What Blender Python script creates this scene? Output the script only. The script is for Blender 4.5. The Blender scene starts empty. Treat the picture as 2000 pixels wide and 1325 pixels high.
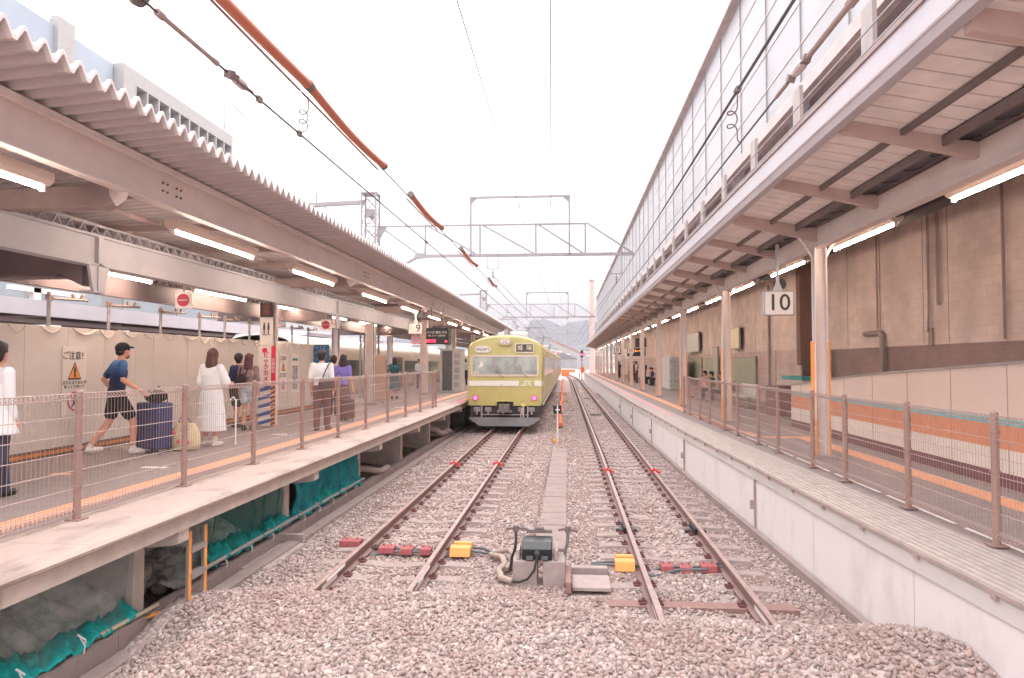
import bpy, bmesh, math, random
import numpy as np
from mathutils import Vector, Matrix, Euler
random.seed(7); rng = np.random.default_rng(7)
R = math.radians
scn = bpy.context.scene
C = scn.collection

# ------------------------------------------------------------------ camera
cd = bpy.data.cameras.new('camera'); cam = bpy.data.objects.new('camera', cd); C.objects.link(cam)
cam.location = (0, 0, 2.5)
TH = math.atan(45.5/1356); PS = math.atan(108/1356*math.cos(TH))
cam.rotation_euler = (R(90)+TH, 0, PS)
cd.sensor_width = 36; cd.lens = 36*1356/2000; cd.clip_start = .1; cd.clip_end = 9000
scn.camera = cam

# ------------------------------------------------------------------ world: overcast sky (brighter at the zenith) over a Nishita sky
SUN_EL, SUN_AZ = R(58), R(35)
w = bpy.data.worlds.new('World'); scn.world = w; w.use_nodes = True
nt = w.node_tree; N = nt.nodes; L = nt.links
bg = N['Background']
sky = N.new('ShaderNodeTexSky'); sky.sky_type = 'NISHITA'; sky.sun_disc = False
sky.sun_elevation = SUN_EL; sky.sun_rotation = SUN_AZ; sky.air_density = 1.5; sky.dust_density = 4
tc = N.new('ShaderNodeTexCoord'); sp = N.new('ShaderNodeSeparateXYZ'); L.new(tc.outputs['Generated'], sp.inputs[0])
mr = N.new('ShaderNodeMapRange'); mr.inputs['From Min'].default_value = 0; mr.inputs['From Max'].default_value = 1
mr.inputs['To Min'].default_value = 8; mr.inputs['To Max'].default_value = 17
L.new(sp.outputs['Z'], mr.inputs['Value'])
nz = N.new('ShaderNodeTexNoise'); nz.inputs['Scale'].default_value = 2.2; nz.inputs['Detail'].default_value = 5
L.new(tc.outputs['Generated'], nz.inputs['Vector'])
mm = N.new('ShaderNodeMapRange'); mm.inputs['To Min'].default_value = .93; mm.inputs['To Max'].default_value = 1.07
L.new(nz.outputs['Fac'], mm.inputs['Value'])
mu = N.new('ShaderNodeMath'); mu.operation = 'MULTIPLY'; L.new(mr.outputs[0], mu.inputs[0]); L.new(mm.outputs[0], mu.inputs[1])
cl = N.new('ShaderNodeVectorMath'); cl.operation = 'SCALE'; cl.inputs[0].default_value = (1.0, .957, .976)
L.new(mu.outputs[0], cl.inputs['Scale'])
mx = N.new('ShaderNodeMix'); mx.data_type = 'RGBA'; mx.inputs['Factor'].default_value = .93
L.new(sky.outputs[0], mx.inputs['A']); L.new(cl.outputs[0], mx.inputs['B'])
L.new(mx.outputs['Result'], bg.inputs['Color']); bg.inputs['Strength'].default_value = .13
sd = bpy.data.lights.new('sun', 'SUN'); sd.energy = .8; sd.angle = R(25); sd.color = (1, .93, .88)
so = bpy.data.objects.new('sun', sd); C.objects.link(so)
so.rotation_euler = (R(90)-SUN_EL, 0, -SUN_AZ+R(180)); so.location = (0, 0, 30)
scn.view_settings.view_transform = 'Standard'; scn.view_settings.look = 'None'
scn.view_settings.exposure = 1.3; scn.view_settings.gamma = 1
scn.cycles.use_denoising = True
scn.cycles.max_bounces = 8; scn.cycles.diffuse_bounces = 5; scn.cycles.transparent_max_bounces = 16

# ------------------------------------------------------------------ helpers
def col(r, g, b):
    f = lambda v: ((v/255+.055)/1.055)**2.4 if v/255 > .04045 else v/255/12.92
    return (f(r), f(g), f(b), 1)
_M = {}
def mat(name, c, rough=.7, metal=0, var=.12, scale=3, bump=0, bscale=40, c2=None, stretch=None, emit=0, alpha=1, coat=0, detail=6, lo=.35, hi=.65):
    if name in _M: return _M[name]
    m = bpy.data.materials.new(name); m.use_nodes = True; t = m.node_tree; n = t.nodes; l = t.links
    b = n['Principled BSDF']; c = col(*c)
    b.inputs['Roughness'].default_value = rough; b.inputs['Metallic'].default_value = metal
    b.inputs['Coat Weight'].default_value = coat
    if emit:
        b.inputs['Base Color'].default_value = c; b.inputs['Emission Color'].default_value = c
        b.inputs['Emission Strength'].default_value = emit
    elif var or c2:
        tc = n.new('ShaderNodeTexCoord'); mp = n.new('ShaderNodeMapping'); l.new(tc.outputs['Object'], mp.inputs[0])
        if stretch: mp.inputs['Scale'].default_value = stretch
        nz = n.new('ShaderNodeTexNoise'); nz.inputs['Scale'].default_value = scale; nz.inputs['Detail'].default_value = detail
        nz.inputs['Roughness'].default_value = .62
        l.new(mp.outputs[0], nz.inputs['Vector'])
        rp = n.new('ShaderNodeMapRange'); rp.inputs['From Min'].default_value = lo; rp.inputs['From Max'].default_value = hi
        l.new(nz.outputs['Fac'], rp.inputs['Value'])
        mx = n.new('ShaderNodeMix'); mx.data_type = 'RGBA'; l.new(rp.outputs[0], mx.inputs['Factor'])
        if c2: a, z = c, col(*c2)
        else: a = tuple(v*(1-var) for v in c[:3])+(1,); z = tuple(min(1, v*(1+var)) for v in c[:3])+(1,)
        mx.inputs['A'].default_value = a; mx.inputs['B'].default_value = z
        l.new(mx.outputs['Result'], b.inputs['Base Color'])
        if bump:
            n2 = n.new('ShaderNodeTexNoise'); n2.inputs['Scale'].default_value = bscale; n2.inputs['Detail'].default_value = 4
            l.new(mp.outputs[0], n2.inputs['Vector'])
            bp = n.new('ShaderNodeBump'); bp.inputs['Strength'].default_value = bump; bp.inputs['Distance'].default_value = .02
            l.new(n2.outputs['Fac'], bp.inputs['Height']); l.new(bp.outputs[0], b.inputs['Normal'])
    else: b.inputs['Base Color'].default_value = c
    if alpha < 1: b.inputs['Alpha'].default_value = alpha
    _M[name] = m; return m

ORG = {}
def tag(o, label=None, cat=None, group=None, kind=None):
    if label: o['label'] = label
    if cat: o['category'] = cat
    if group: o['group'] = group
    if kind: o['kind'] = kind
    return o
def thing(name, label, cat, loc=(0, 0, 0), group=None, rz=0):
    o = bpy.data.objects.new(name, None); C.objects.link(o); o.location = loc; o.rotation_euler = (0, 0, rz)
    o.empty_display_size = .2
    ORG[o.name] = Vector((0, 0, 0)) if rz else Vector(loc)
    return tag(o, label, cat, group)
def link(name, me, m=None, parent=None, smooth=False, bevel=0):
    o = bpy.data.objects.new(name, me); C.objects.link(o)
    if m and not me.materials: me.materials.append(m)
    if smooth: me.polygons.foreach_set('use_smooth', [True]*len(me.polygons))
    if parent:
        o.parent = parent; off = ORG.get(parent.name, Vector((0, 0, 0))); ORG[o.name] = off
        if off.length: me.transform(Matrix.Translation(-off))
    else: ORG[o.name] = Vector((0, 0, 0))
    if bevel:
        b = o.modifiers.new('bevel', 'BEVEL'); b.width = bevel; b.segments = 2; b.limit_method = 'ANGLE'; b.angle_limit = R(40)
        b.harden_normals = False
    return o
def children(o): return [c for c in bpy.data.objects if c.parent == o]
def copy_tree(o, parent=None, _ch=None):
    c = o.copy(); C.objects.link(c); c.parent = parent; ORG[c.name] = ORG.get(o.name, Vector())
    for ch in list(o.children): copy_tree(ch, c)
    return c
def setloc(o, loc, rz=0): o.location = loc; o.rotation_euler = (0, 0, rz)
def sample(path, s): return None

class MB:
    def __init__(s): s.v = []; s.f = []; s.fm = []; s.mi = 0
    def _add(s, vs, fs):
        k = len(s.v); s.v += [tuple(p) for p in vs]; s.f += [tuple(k+i for i in f) for f in fs]; s.fm += [s.mi]*len(fs); return s
    def box(s, x0, x1, y0, y1, z0, z1):
        return s._add([(x0,y0,z0),(x1,y0,z0),(x1,y1,z0),(x0,y1,z0),(x0,y0,z1),(x1,y0,z1),(x1,y1,z1),(x0,y1,z1)],
                      [(0,3,2,1),(4,5,6,7),(0,1,5,4),(1,2,6,5),(2,3,7,6),(3,0,4,7)])
    def obox(s, c, size, rot=(0,0,0)):
        m = Matrix.Translation(c) @ Euler(rot).to_matrix().to_4x4(); x, y, z = [v/2 for v in size]
        p = [m @ Vector(q) for q in [(-x,-y,-z),(x,-y,-z),(x,y,-z),(-x,y,-z),(-x,-y,z),(x,-y,z),(x,y,z),(-x,y,z)]]
        return s._add(p, [(0,3,2,1),(4,5,6,7),(0,1,5,4),(1,2,6,5),(2,3,7,6),(3,0,4,7)])
    def bar(s, a, b, wd, ht, up=(0,0,1)):
        a = Vector(a); b = Vector(b); d = (b-a).normalized(); u = Vector(up)
        if abs(d.dot(u)) > .99: u = Vector((0, 1, 0))
        r = d.cross(u).normalized()*wd/2; u = r.cross(d).normalized()*ht/2
        p = [a-r-u, a+r-u, a+r+u, a-r+u, b-r-u, b+r-u, b+r+u, b-r+u]
        return s._add(p, [(0,1,2,3),(7,6,5,4),(0,4,5,1),(1,5,6,2),(2,6,7,3),(3,7,4,0)])
    def tube(s, pts, r, n=8, caps=True):
        pts = [Vector(p) for p in pts]; rs = r if isinstance(r, (list, tuple)) else [r]*len(pts)
        k = len(s.v); prev = None
        for i, p in enumerate(pts):
            d = (pts[min(i+1, len(pts)-1)]-pts[max(i-1, 0)]).normalized()
            if prev is None:
                u = Vector((0, 0, 1)) if abs(d.z) < .9 else Vector((1, 0, 0)); a = d.cross(u).normalized()
            else: a = (prev - d*prev.dot(d)).normalized()
            prev = a; b = d.cross(a)
            for j in range(n):
                t = 2*math.pi*j/n; s.v.append(tuple(p+(a*math.cos(t)+b*math.sin(t))*rs[i]))
        for i in range(len(pts)-1):
            for j in range(n):
                s.f.append((k+i*n+j, k+i*n+(j+1)%n, k+(i+1)*n+(j+1)%n, k+(i+1)*n+j)); s.fm.append(s.mi)
        if caps:
            s.f.append(tuple(k+j for j in range(n))[::-1]); s.f.append(tuple(k+(len(pts)-1)*n+j for j in range(n))); s.fm += [s.mi]*2
        return s
    def prism(s, prof, y0, y1):            # profile in (x,z), counter-clockwise seen from -y, extruded along y
        n = len(prof); vs = [(x, y0, z) for x, z in prof]+[(x, y1, z) for x, z in prof]
        fs = [tuple(range(n)), tuple(range(2*n-1, n-1, -1))]+[(i, i+n, (i+1)%n+n, (i+1)%n) for i in range(n)]
        return s._add(vs, fs)
    def prismx(s, prof, x0, x1):           # profile in (y,z) extruded along x
        n = len(prof); vs = [(x0, y, z) for y, z in prof]+[(x1, y, z) for y, z in prof]
        fs = [tuple(range(n))[::-1], tuple(range(n, 2*n))]+[((i+1)%n, (i+1)%n+n, i+n, i) for i in range(n)]
        return s._add(vs, fs)
    def prismz(s, prof, z0, z1):
        n = len(prof); vs = [(x, y, z0) for x, y in prof]+[(x, y, z1) for x, y in prof]
        fs = [tuple(range(n))[::-1], tuple(range(n, 2*n))]+[(i, (i+1)%n, (i+1)%n+n, i+n) for i in range(n)]
        return s._add(vs, fs)
    def sweep(s, prof, path):              # profile (offset x, z) swept along a path of (x,y[,z]) running mostly along y
        n = len(prof); k = len(s.v)
        for i, p in enumerate(path):
            z = p[2] if len(p) > 2 else 0
            for (px, pz) in prof: s.v.append((p[0]+px, p[1], z+pz))
        for i in range(len(path)-1):
            for j in range(n):
                s.f.append((k+i*n+j, k+(i+1)*n+j, k+(i+1)*n+(j+1)%n, k+i*n+(j+1)%n)); s.fm.append(s.mi)
        s.f.append(tuple(k+j for j in range(n))); s.f.append(tuple(k+(len(path)-1)*n+j for j in range(n))[::-1]); s.fm += [s.mi]*2
        return s
    def quad(s, a, b, c, d): return s._add([a, b, c, d], [(0, 1, 2, 3)])
    def disc(s, c, r, axis='y', n=20, t=.01, z0=None):
        ax = {'x': (1,0,0), 'y': (0,1,0), 'z': (0,0,1)}[axis]; c = Vector(c); a = Vector(ax)*t/2
        return s.tube([c-a, c+a], r, n)
    def ball(s, c, r, seg=12, ring=8):
        c = Vector(c); rr = Vector(r) if hasattr(r, '__len__') else Vector((r, r, r)); k = len(s.v)
        s.v.append(tuple(c+Vector((0,0,rr.z))))
        for i in range(1, ring):
            t = math.pi*i/ring
            for j in range(seg):
                p = 2*math.pi*j/seg; s.v.append((c.x+rr.x*math.sin(t)*math.cos(p), c.y+rr.y*math.sin(t)*math.sin(p), c.z+rr.z*math.cos(t)))
        s.v.append(tuple(c-Vector((0,0,rr.z)))); e = len(s.v)-1
        for j in range(seg):
            s.f.append((k, k+1+j, k+1+(j+1)%seg)); s.f.append((e, e-seg+(j+1)%seg, e-seg+j)); s.fm += [s.mi]*2
        for i in range(ring-2):
            for j in range(seg):
                a = k+1+i*seg; s.f.append((a+j, a+seg+j, a+seg+(j+1)%seg, a+(j+1)%seg)); s.fm.append(s.mi)
        return s
    def mesh(s, name='mesh'):
        me = bpy.data.meshes.new(name); me.from_pydata(s.v, [], s.f)
        if any(s.fm): me.polygons.foreach_set('material_index', s.fm)
        me.update(); return me
    def build(s, name, m, parent=None, smooth=False, bevel=0):
        me = s.mesh(name)
        if isinstance(m, (list, tuple)):
            for q in m: me.materials.append(q)
            m = None
        bm = bmesh.new(); bm.from_mesh(me); bmesh.ops.recalc_face_normals(bm, faces=bm.faces); bm.to_mesh(me); bm.free()
        o = link(name, me, m, parent, False, bevel)
        if smooth:
            me.polygons.foreach_set('use_smooth', [True]*len(me.polygons))
            me.set_sharp_from_angle(angle=R(38))
        return o
def textmesh(body, size, loc, rot, m, parent, name='lettering', extrude=.002, align='CENTER', bold=0, sx=1):
    cu = bpy.data.curves.new('t', 'FONT'); cu.body = body; cu.size = size; cu.extrude = extrude; cu.align_x = align; cu.align_y = 'CENTER'
    cu.offset = bold; cu.resolution_u = 3
    o = bpy.data.objects.new('t', cu); C.objects.link(o); o.location = loc; o.rotation_euler = rot; o.scale = (sx, 1, 1)
    dg = bpy.context.evaluated_depsgraph_get(); dg.update()
    me = bpy.data.meshes.new_from_object(o.evaluated_get(dg)); me.materials.clear(); me.transform(o.matrix_world)
    bpy.data.objects.remove(o); bpy.data.curves.remove(cu)
    return link(name, me, m, parent)
ORD = ['nearest', 'second', 'third', 'fourth', 'fifth', 'sixth', 'seventh', 'eighth', 'ninth', 'tenth', 'eleventh', 'twelfth', 'thirteenth',
       'fourteenth', 'fifteenth', 'sixteenth', 'seventeenth', 'eighteenth', 'nineteenth', 'twentieth', 'twenty-first', 'twenty-second',
       'twenty-third', 'twenty-fourth', 'twenty-fifth', 'twenty-sixth', 'twenty-seventh', 'twenty-eighth', 'twenty-ninth', 'thirtieth']

# ------------------------------------------------------------------ materials
m_ground = mat('ballast_bed', (150,132,128), .95, var=.2, scale=60, bump=1, bscale=120)
m_rail = mat('rusty_rail', (124,97,93), .6, var=.2, scale=30)
m_railtop = mat('rail_running_face', (160,138,134), .4, .3, var=.15, scale=8)
m_sleeper = mat('concrete_sleeper', (150,135,131), .9, var=.15, scale=12, bump=.3)
m_wood = mat('wooden_sleeper', (142,112,106), .9, var=.2, scale=8, stretch=(1,8,8), bump=.4)
m_clip = mat('rail_clip_iron', (105,66,64), .8)
m_conc = mat('pale_concrete', (143,127,123), .85, c2=(124,110,106), scale=3.5, bump=.25, lo=.45, hi=.75)
m_slab = mat('slab_concrete', (174,157,149), .85, c2=(126,111,104), scale=3.2, bump=.3, lo=.5, hi=.8, stretch=(1,.5,1))
m_conc2 = mat('grey_concrete', (160,145,141), .9, var=.14, scale=4, bump=.25)
m_pier = mat('pier_concrete', (192,178,170), .9, var=.12, scale=5, bump=.2)
m_dark = mat('dark_soil', (110,100,95), .95, var=.25, scale=10, bump=.8)
m_asph = mat('platform_asphalt', (138,126,124), .9, var=.08, scale=5, bump=.15, bscale=200)
m_tact = mat('tactile_orange', (214,156,124), .75, var=.08, scale=9)
m_pinkline = mat('pink_line_paint', (218,138,152), .7, var=.1)
m_whitew = mat('white_painted_wall', (214,207,205), .7, c2=(180,171,167), scale=1.6, lo=.52, hi=.92, stretch=(1,1.1,.6), detail=9)
m_white = mat('white_paint', (225,220,218), .5, var=.04)
m_whitef = mat('fascia_metal', (188,182,187), .4, .1, var=.05, scale=1)
m_pink = mat('beam_paint_pink', (218,206,201), .55, var=.06, scale=2)
m_brown = mat('fence_brown', (148,120,111), .5, var=.08)
m_wire = mat('fence_wire', (170,149,143), .5, .2, var=0)
m_corr = mat('corrugated_roof', (188,178,178), .6, var=.06, scale=2)
m_grayb = mat('beam_paint_grey', (178,178,184), .55, var=.06, scale=2)
m_steeld = mat('dark_steel', (116,102,101), .6, var=.1)
m_steelm = mat('weathered_steel', (158,140,136), .6, var=.12)
m_galv = mat('galvanised_steel', (165,160,160), .45, .5, var=.1)
m_tube = mat('lit_tube', (255,232,214), emit=44)
m_hous = mat('lamp_housing', (214,196,184), .5, var=.04)
m_board = mat('ceiling_board', (236,227,222), .7, var=.08, scale=3)
m_orange = mat('orange_paint', (226,148,72), .5, var=.06)
m_red = mat('red_paint', (206,62,62), .55, var=.1, scale=20)
m_dred = mat('cover_red', (150,78,80), .7, var=.15, scale=20)
m_black = mat('black_rubber', (34,34,36), .5, var=.1)
m_hose = mat('grey_hose', (90,92,96), .5, var=.1)
m_skin = mat('skin', (205,150,128), .55, var=.04)
m_hair = mat('dark_hair', (42,30,30), .55, var=.3, scale=40, stretch=(1,1,.1))
m_hairb = mat('brown_hair', (84,52,48), .5, var=.3, scale=40, stretch=(1,1,.1))
m_ink = mat('sign_ink', (62,58,58), .6, var=0)
m_signw = mat('sign_white', (222,214,206), .5, var=.02)
m_glassd = mat('dark_glass', (70,76,78), .12, var=.1)
m_teal = mat('green_net', (10,150,146), .8, var=.3, scale=14)
m_yg = mat('train_green', (182,171,106), .32, c2=(158,146,98), scale=1.6, lo=.5, hi=.82, stretch=(1.5,1,.5), coat=.25, detail=9)
m_steelblue = mat('mast_grey', (150,144,146), .5, .2, var=.06)
# ================================================================== SETTING: ballast bed, ground, hills
def interp(tab, y):
    if y <= tab[0][0]: return tab[0][1]
    for (a, va), (b, vb) in zip(tab, tab[1:]):
        if y <= b: return va+(vb-va)*(y-a)/(b-a)
    return tab[-1][1]
EXT = [(-3, 3.2), (5, 3.14), (7.3, 3.05), (11, 2.98), (17, 2.82), (28, 2.7), (60, 2.66), (112, 2.6)]
EX = lambda y: interp(EXT, y)
TRT = [(3, 1.44), (20, 1.46), (36, 1.42), (70, 1.32), (100, 1.2), (120, .85), (140, .1), (165, -1.6), (190, -4.2)]
TR = lambda y: interp(TRT, y)
TLX = -2.27
def sstep(t): t = np.clip(t, 0, 1); return t*t*(3-2*t)
def hb(x, y):
    x = np.asarray(x, float); y = np.asarray(y, float)
    yr = np.where(x < -.4, 7.55, np.where(x > .6, 6.85, 7.55-.7*(x+.4)))
    h = -.185 + .205*sstep((yr+.75-y)/1.1)
    h = h - .05*sstep((x-2.2)/.5)*sstep((y-6.5)/1) - .04*sstep((-3.4-x)/.4)
    h = h + .30*np.exp(-((x-2.75)/.75)**2-((y-5.75)/.75)**2)
    h = h - .22*sstep((-3.3-x)/.6)*sstep((7.4-y)/1.4)
    h = h + .018*np.sin(2.1*x+1.3*y)*np.sin(1.7*y-.8*x) + .008*np.sin(7*x+3*y)*np.sin(5*y)
    return h
def axis(a, b, step, far):
    v = list(np.arange(a, b+1e-6, step)); d = step; lo = [a]; hi = [b]
    while hi[-1] < far: d *= 1.5; hi.append(hi[-1]+d)
    d = step
    while lo[-1] > -far: d *= 1.5; lo.append(lo[-1]-d)
    return np.array(sorted(set(lo[1:]+v+hi[1:])))
xs = axis(-4.6, 3.4, .1, 6000); ys = axis(3, 32, .15, 6000)
X, Y = np.meshgrid(xs, ys); Z = hb(X, Y)
inside = (X > -4.21) & (X < 3.5) & (Y < 400)
Z = np.where(inside, Z, -.42)
Z = np.where((X < -4.21) & (X > -4.7), -.34, Z)
nx, ny = len(xs), len(ys)
me = bpy.data.meshes.new('ground'); vv = np.stack([X, Y, Z], -1).reshape(-1, 3)
idx = np.arange(nx*ny).reshape(ny, nx); ff = np.stack([idx[:-1, :-1], idx[:-1, 1:], idx[1:, 1:], idx[1:, :-1]], -1).reshape(-1, 4)
me.from_pydata(vv.tolist(), [], ff.tolist()); me.update()
def ballast_mat():
    m = bpy.data.materials.new('ballast_ground'); m.use_nodes = True; t = m.node_tree; n = t.nodes; l = t.links; b = n['Principled BSDF']
    b.inputs['Roughness'].default_value = .95
    tc = n.new('ShaderNodeTexCoord'); vo = n.new('ShaderNodeTexVoronoi'); vo.inputs['Scale'].default_value = 17
    l.new(tc.outputs['Object'], vo.inputs['Vector'])
    sp = n.new('ShaderNodeSeparateColor'); l.new(vo.outputs['Color'], sp.inputs[0])
    rp = n.new('ShaderNodeValToRGB'); e = rp.color_ramp.elements; cols = [(146,130,126), (166,149,145), (176,160,155), (158,138,133), (186,172,167)]
    e[0].position = 0; e[0].color = col(*cols[0]); e[1].position = 1; e[1].color = col(*cols[-1])
    for i, c in enumerate(cols[1:-1]): q = e.new((i+1)/4); q.color = col(*c)
    l.new(sp.outputs[0], rp.inputs[0])
    n2 = n.new('ShaderNodeTexNoise'); n2.inputs['Scale'].default_value = .9; n2.inputs['Detail'].default_value = 5; l.new(tc.outputs['Object'], n2.inputs['Vector'])
    mr = n.new('ShaderNodeMapRange'); mr.inputs['To Min'].default_value = .8; mr.inputs['To Max'].default_value = 1.15; l.new(n2.outputs['Fac'], mr.inputs['Value'])
    vm = n.new('ShaderNodeVectorMath'); vm.operation = 'SCALE'; l.new(rp.outputs[0], vm.inputs[0]); l.new(mr.outputs[0], vm.inputs['Scale'])
    l.new(vm.outputs[0], b.inputs['Base Color'])
    bp = n.new('ShaderNodeBump'); bp.inputs['Strength'].default_value = .9; bp.inputs['Distance'].default_value = .03; bp.invert = True
    l.new(vo.outputs['Distance'], bp.inputs['Height']); l.new(bp.outputs[0], b.inputs['Normal'])
    return m
tag(link('ground', me, ballast_mat(), smooth=True), 'ballast covered ground around the two tracks', kind='structure')

SLAB = (-.46, -.02, 9.6, 21.5)      # cable trough lid between the tracks
def stones():
    def region(x0, x1, y0, y1, dens, r0, r1):
        n = int((x1-x0)*(y1-y0)*dens); return np.stack([rng.uniform(x0, x1, n), rng.uniform(y0, y1, n), rng.uniform(r0, r1, n)], -1)
    P = np.concatenate([region(-4.0, 3.1, 4.0, 9.5, 860, .016, .036), region(-3.98, 3.0, 9.5, 16, 480, .017, .034),
                        region(-3.98, 2.9, 16, 24, 260, .020, .034), region(-3.98, 2.8, 24, 36, 150, .026, .04), region(-3.98, 2.75, 36, 62, 62, .036, .055)])
    x, y = P[:, 0], P[:, 1]
    keep = ~((x > SLAB[0]) & (x < SLAB[1]) & (y > SLAB[2]+.8) & (y < SLAB[3]) & (rng.random(len(x)) < .93-.25*((y-9)/12)-.25*(x < -.38)))
    keep &= ~((x > -.66) & (x < -.06) & (y > 8.45) & (y < 8.95))
    keep &= ~((x > -.02) & (x < .50) & (y > 8.1) & (y < 8.75))
    keep &= ~((x > .5) & (x < 2.45) & (abs(y-7.85) < .1)) & ~((x > .5) & (x < 2.55) & (abs(y-7.48) < .09))
    for cx in (TLX, None):
        c = cx if cx else np.interp(y, [a for a, b in TRT], [b for a, b in TRT])
        s = (7.9 if cx else 7.2)
        for sg in (-.533, .533):
            keep &= ~((abs(x-(c+sg)) < .062) & (y > (7.6 if cx else 6.9)))
        ins = (abs(x-c) < 1.0) & (abs(((y-s) % .62)-.31) > .19) & (y > s+.6)
        keep &= ~(ins & (rng.random(len(x)) < .5))
        keep &= ~((abs(x-c) < .5) & (y > s+.4) & (rng.random(len(x)) < .25))
    P = P[keep]; n = len(P)
    bm = bmesh.new(); bmesh.ops.create_icosphere(bm, subdivisions=1, radius=1); bv = np.array([v.co for v in bm.verts]); bf = np.array([[v.index for v in f.verts] for f in bm.faces]); bm.free()
    V = np.repeat(bv[None], n, 0) * (1+rng.uniform(-.34, .34, (n, 12, 1)))
    V *= rng.uniform(.45, 1.35, (n, 1, 3)) * P[:, 2][:, None, None]
    V[:, :, 2] *= .58
    q = rng.normal(size=(n, 4)); q[:, 1:3] *= .35; q /= np.linalg.norm(q, axis=1)[:, None]; w_, a, b, c = q.T
    Rm = np.stack([1-2*(b*b+c*c), 2*(a*b-c*w_), 2*(a*c+b*w_), 2*(a*b+c*w_), 1-2*(a*a+c*c), 2*(b*c-a*w_), 2*(a*c-b*w_), 2*(b*c+a*w_), 1-2*(a*a+b*b)], -1).reshape(n, 3, 3)
    V = np.einsum('nij,nvj->nvi', Rm, V)
    V[:, :, 0] += P[:, 0][:, None]; V[:, :, 1] += P[:, 1][:, None]
    V[:, :, 2] += (hb(P[:, 0], P[:, 1]) + rng.uniform(-.004, .016, n))[:, None]
    F = (bf[None]+12*np.arange(n)[:, None, None]).reshape(-1)
    me = bpy.data.meshes.new('ballast_stones'); me.vertices.add(n*12); me.vertices.foreach_set('co', V.reshape(-1))
    nf = n*20; me.loops.add(nf*3); me.loops.foreach_set('vertex_index', F); me.polygons.add(nf)
    me.polygons.foreach_set('loop_start', np.arange(nf)*3); me.polygons.foreach_set('loop_total', np.full(nf, 3)); me.update(calc_edges=True)
    m = bpy.data.materials.new('ballast_stone'); m.use_nodes = True; t = m.node_tree; nn = t.nodes; l = t.links; bb = nn['Principled BSDF']; bb.inputs['Roughness'].default_value = .85
    g = nn.new('ShaderNodeNewGeometry'); rp = nn.new('ShaderNodeValToRGB'); e = rp.color_ramp.elements
    cols = [(132,118,115), (156,140,135), (168,151,146), (178,164,158), (146,128,123), (172,146,136), (196,184,178), (162,147,142), (152,136,132), (140,125,122)]
    e[0].color = col(*cols[0]); e[1].color = col(*cols[-1])
    for i, c in enumerate(cols[1:-1]): z = e.new((i+1)/9); z.color = col(*c)
    l.new(g.outputs['Random Per Island'], rp.inputs[0])
    tc = nn.new('ShaderNodeTexCoord'); no = nn.new('ShaderNodeTexNoise'); no.inputs['Scale'].default_value = 60; l.new(tc.outputs['Object'], no.inputs['Vector'])
    mr = nn.new('ShaderNodeMapRange'); mr.inputs['To Min'].default_value = .78; mr.inputs['To Max'].default_value = 1.2; l.new(no.outputs['Fac'], mr.inputs['Value'])
    n3 = nn.new('ShaderNodeTexNoise'); n3.inputs['Scale'].default_value = .9; n3.inputs['Detail'].default_value = 6; l.new(tc.outputs['Object'], n3.inputs['Vector'])
    m3 = nn.new('ShaderNodeMapRange'); m3.inputs['From Min'].default_value = .42; m3.inputs['From Max'].default_value = .68; m3.inputs['To Max'].default_value = .55; l.new(n3.outputs['Fac'], m3.inputs['Value'])
    mx3 = nn.new('ShaderNodeMix'); mx3.data_type = 'RGBA'; l.new(m3.outputs[0], mx3.inputs['Factor']); l.new(rp.outputs[0], mx3.inputs['A']); mx3.inputs['B'].default_value = col(140,112,104)
    vm = nn.new('ShaderNodeVectorMath'); vm.operation = 'SCALE'; l.new(mx3.outputs['Result'], vm.inputs[0]); l.new(mr.outputs[0], vm.inputs['Scale']); l.new(vm.outputs[0], bb.inputs['Base Color'])
    tag(link('ballast_stones', me, m), 'loose pinkish grey ballast stones heaped over the track ends', kind='stuff')
stones()

# ------------------------------------------------------------------ hills far behind
def hills(name, y0, prof, depth, label, c):
    v = []; f = []; n = len(prof); rows = 7
    for j in range(rows):
        t = j/(rows-1)
        for i, (x, h) in enumerate(prof):
            hh = h*math.sin(math.pi*min(1, t*1.0)/2*1.0) if t < .75 else h*(1-(t-.75)*2)
            v.append((x*(1+.05*t)+25*math.sin(i*1.7+j), y0+depth*t+30*math.sin(i*2.3), hh+2.5*math.sin(i*1.1+j*2)-4))
    for j in range(rows-1):
        for i in range(n-1): a = j*n+i; f.append((a, a+1, a+n+1, a+n))
    me = bpy.data.meshes.new(name); me.from_pydata(v, [], f); me.update()
    tag(link(name, me, mat(name+'_hazed_forest', c, .95, var=.25, scale=.01), smooth=True), label, kind='structure')  # forest colour carries the blue-grey of distance haze
random.seed(3)
def ridge(a, b, n, pk):
    out = []
    for i in range(n):
        x = a+(b-a)*i/(n-1); h = 0
        for (px, ph, pw) in pk: h = max(h, ph*math.exp(-((x-px)/pw)**2))
        out.append((x, h+5*math.sin(i*.55)+2.5*math.sin(i*1.4+1)))
    return out
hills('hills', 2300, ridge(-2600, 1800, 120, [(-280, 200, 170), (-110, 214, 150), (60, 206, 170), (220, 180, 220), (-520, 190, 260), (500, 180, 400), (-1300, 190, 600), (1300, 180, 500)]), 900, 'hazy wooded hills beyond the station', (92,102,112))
hills('near_hills', 1300, ridge(-1800, 1400, 100, [(-60, 66, 130), (60, 56, 120), (-190, 62, 120), (-600, 60, 300), (500, 60, 300), (140, 60, 90)]), 400, 'low hazy foothills behind the town', (104,112,114))

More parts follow.
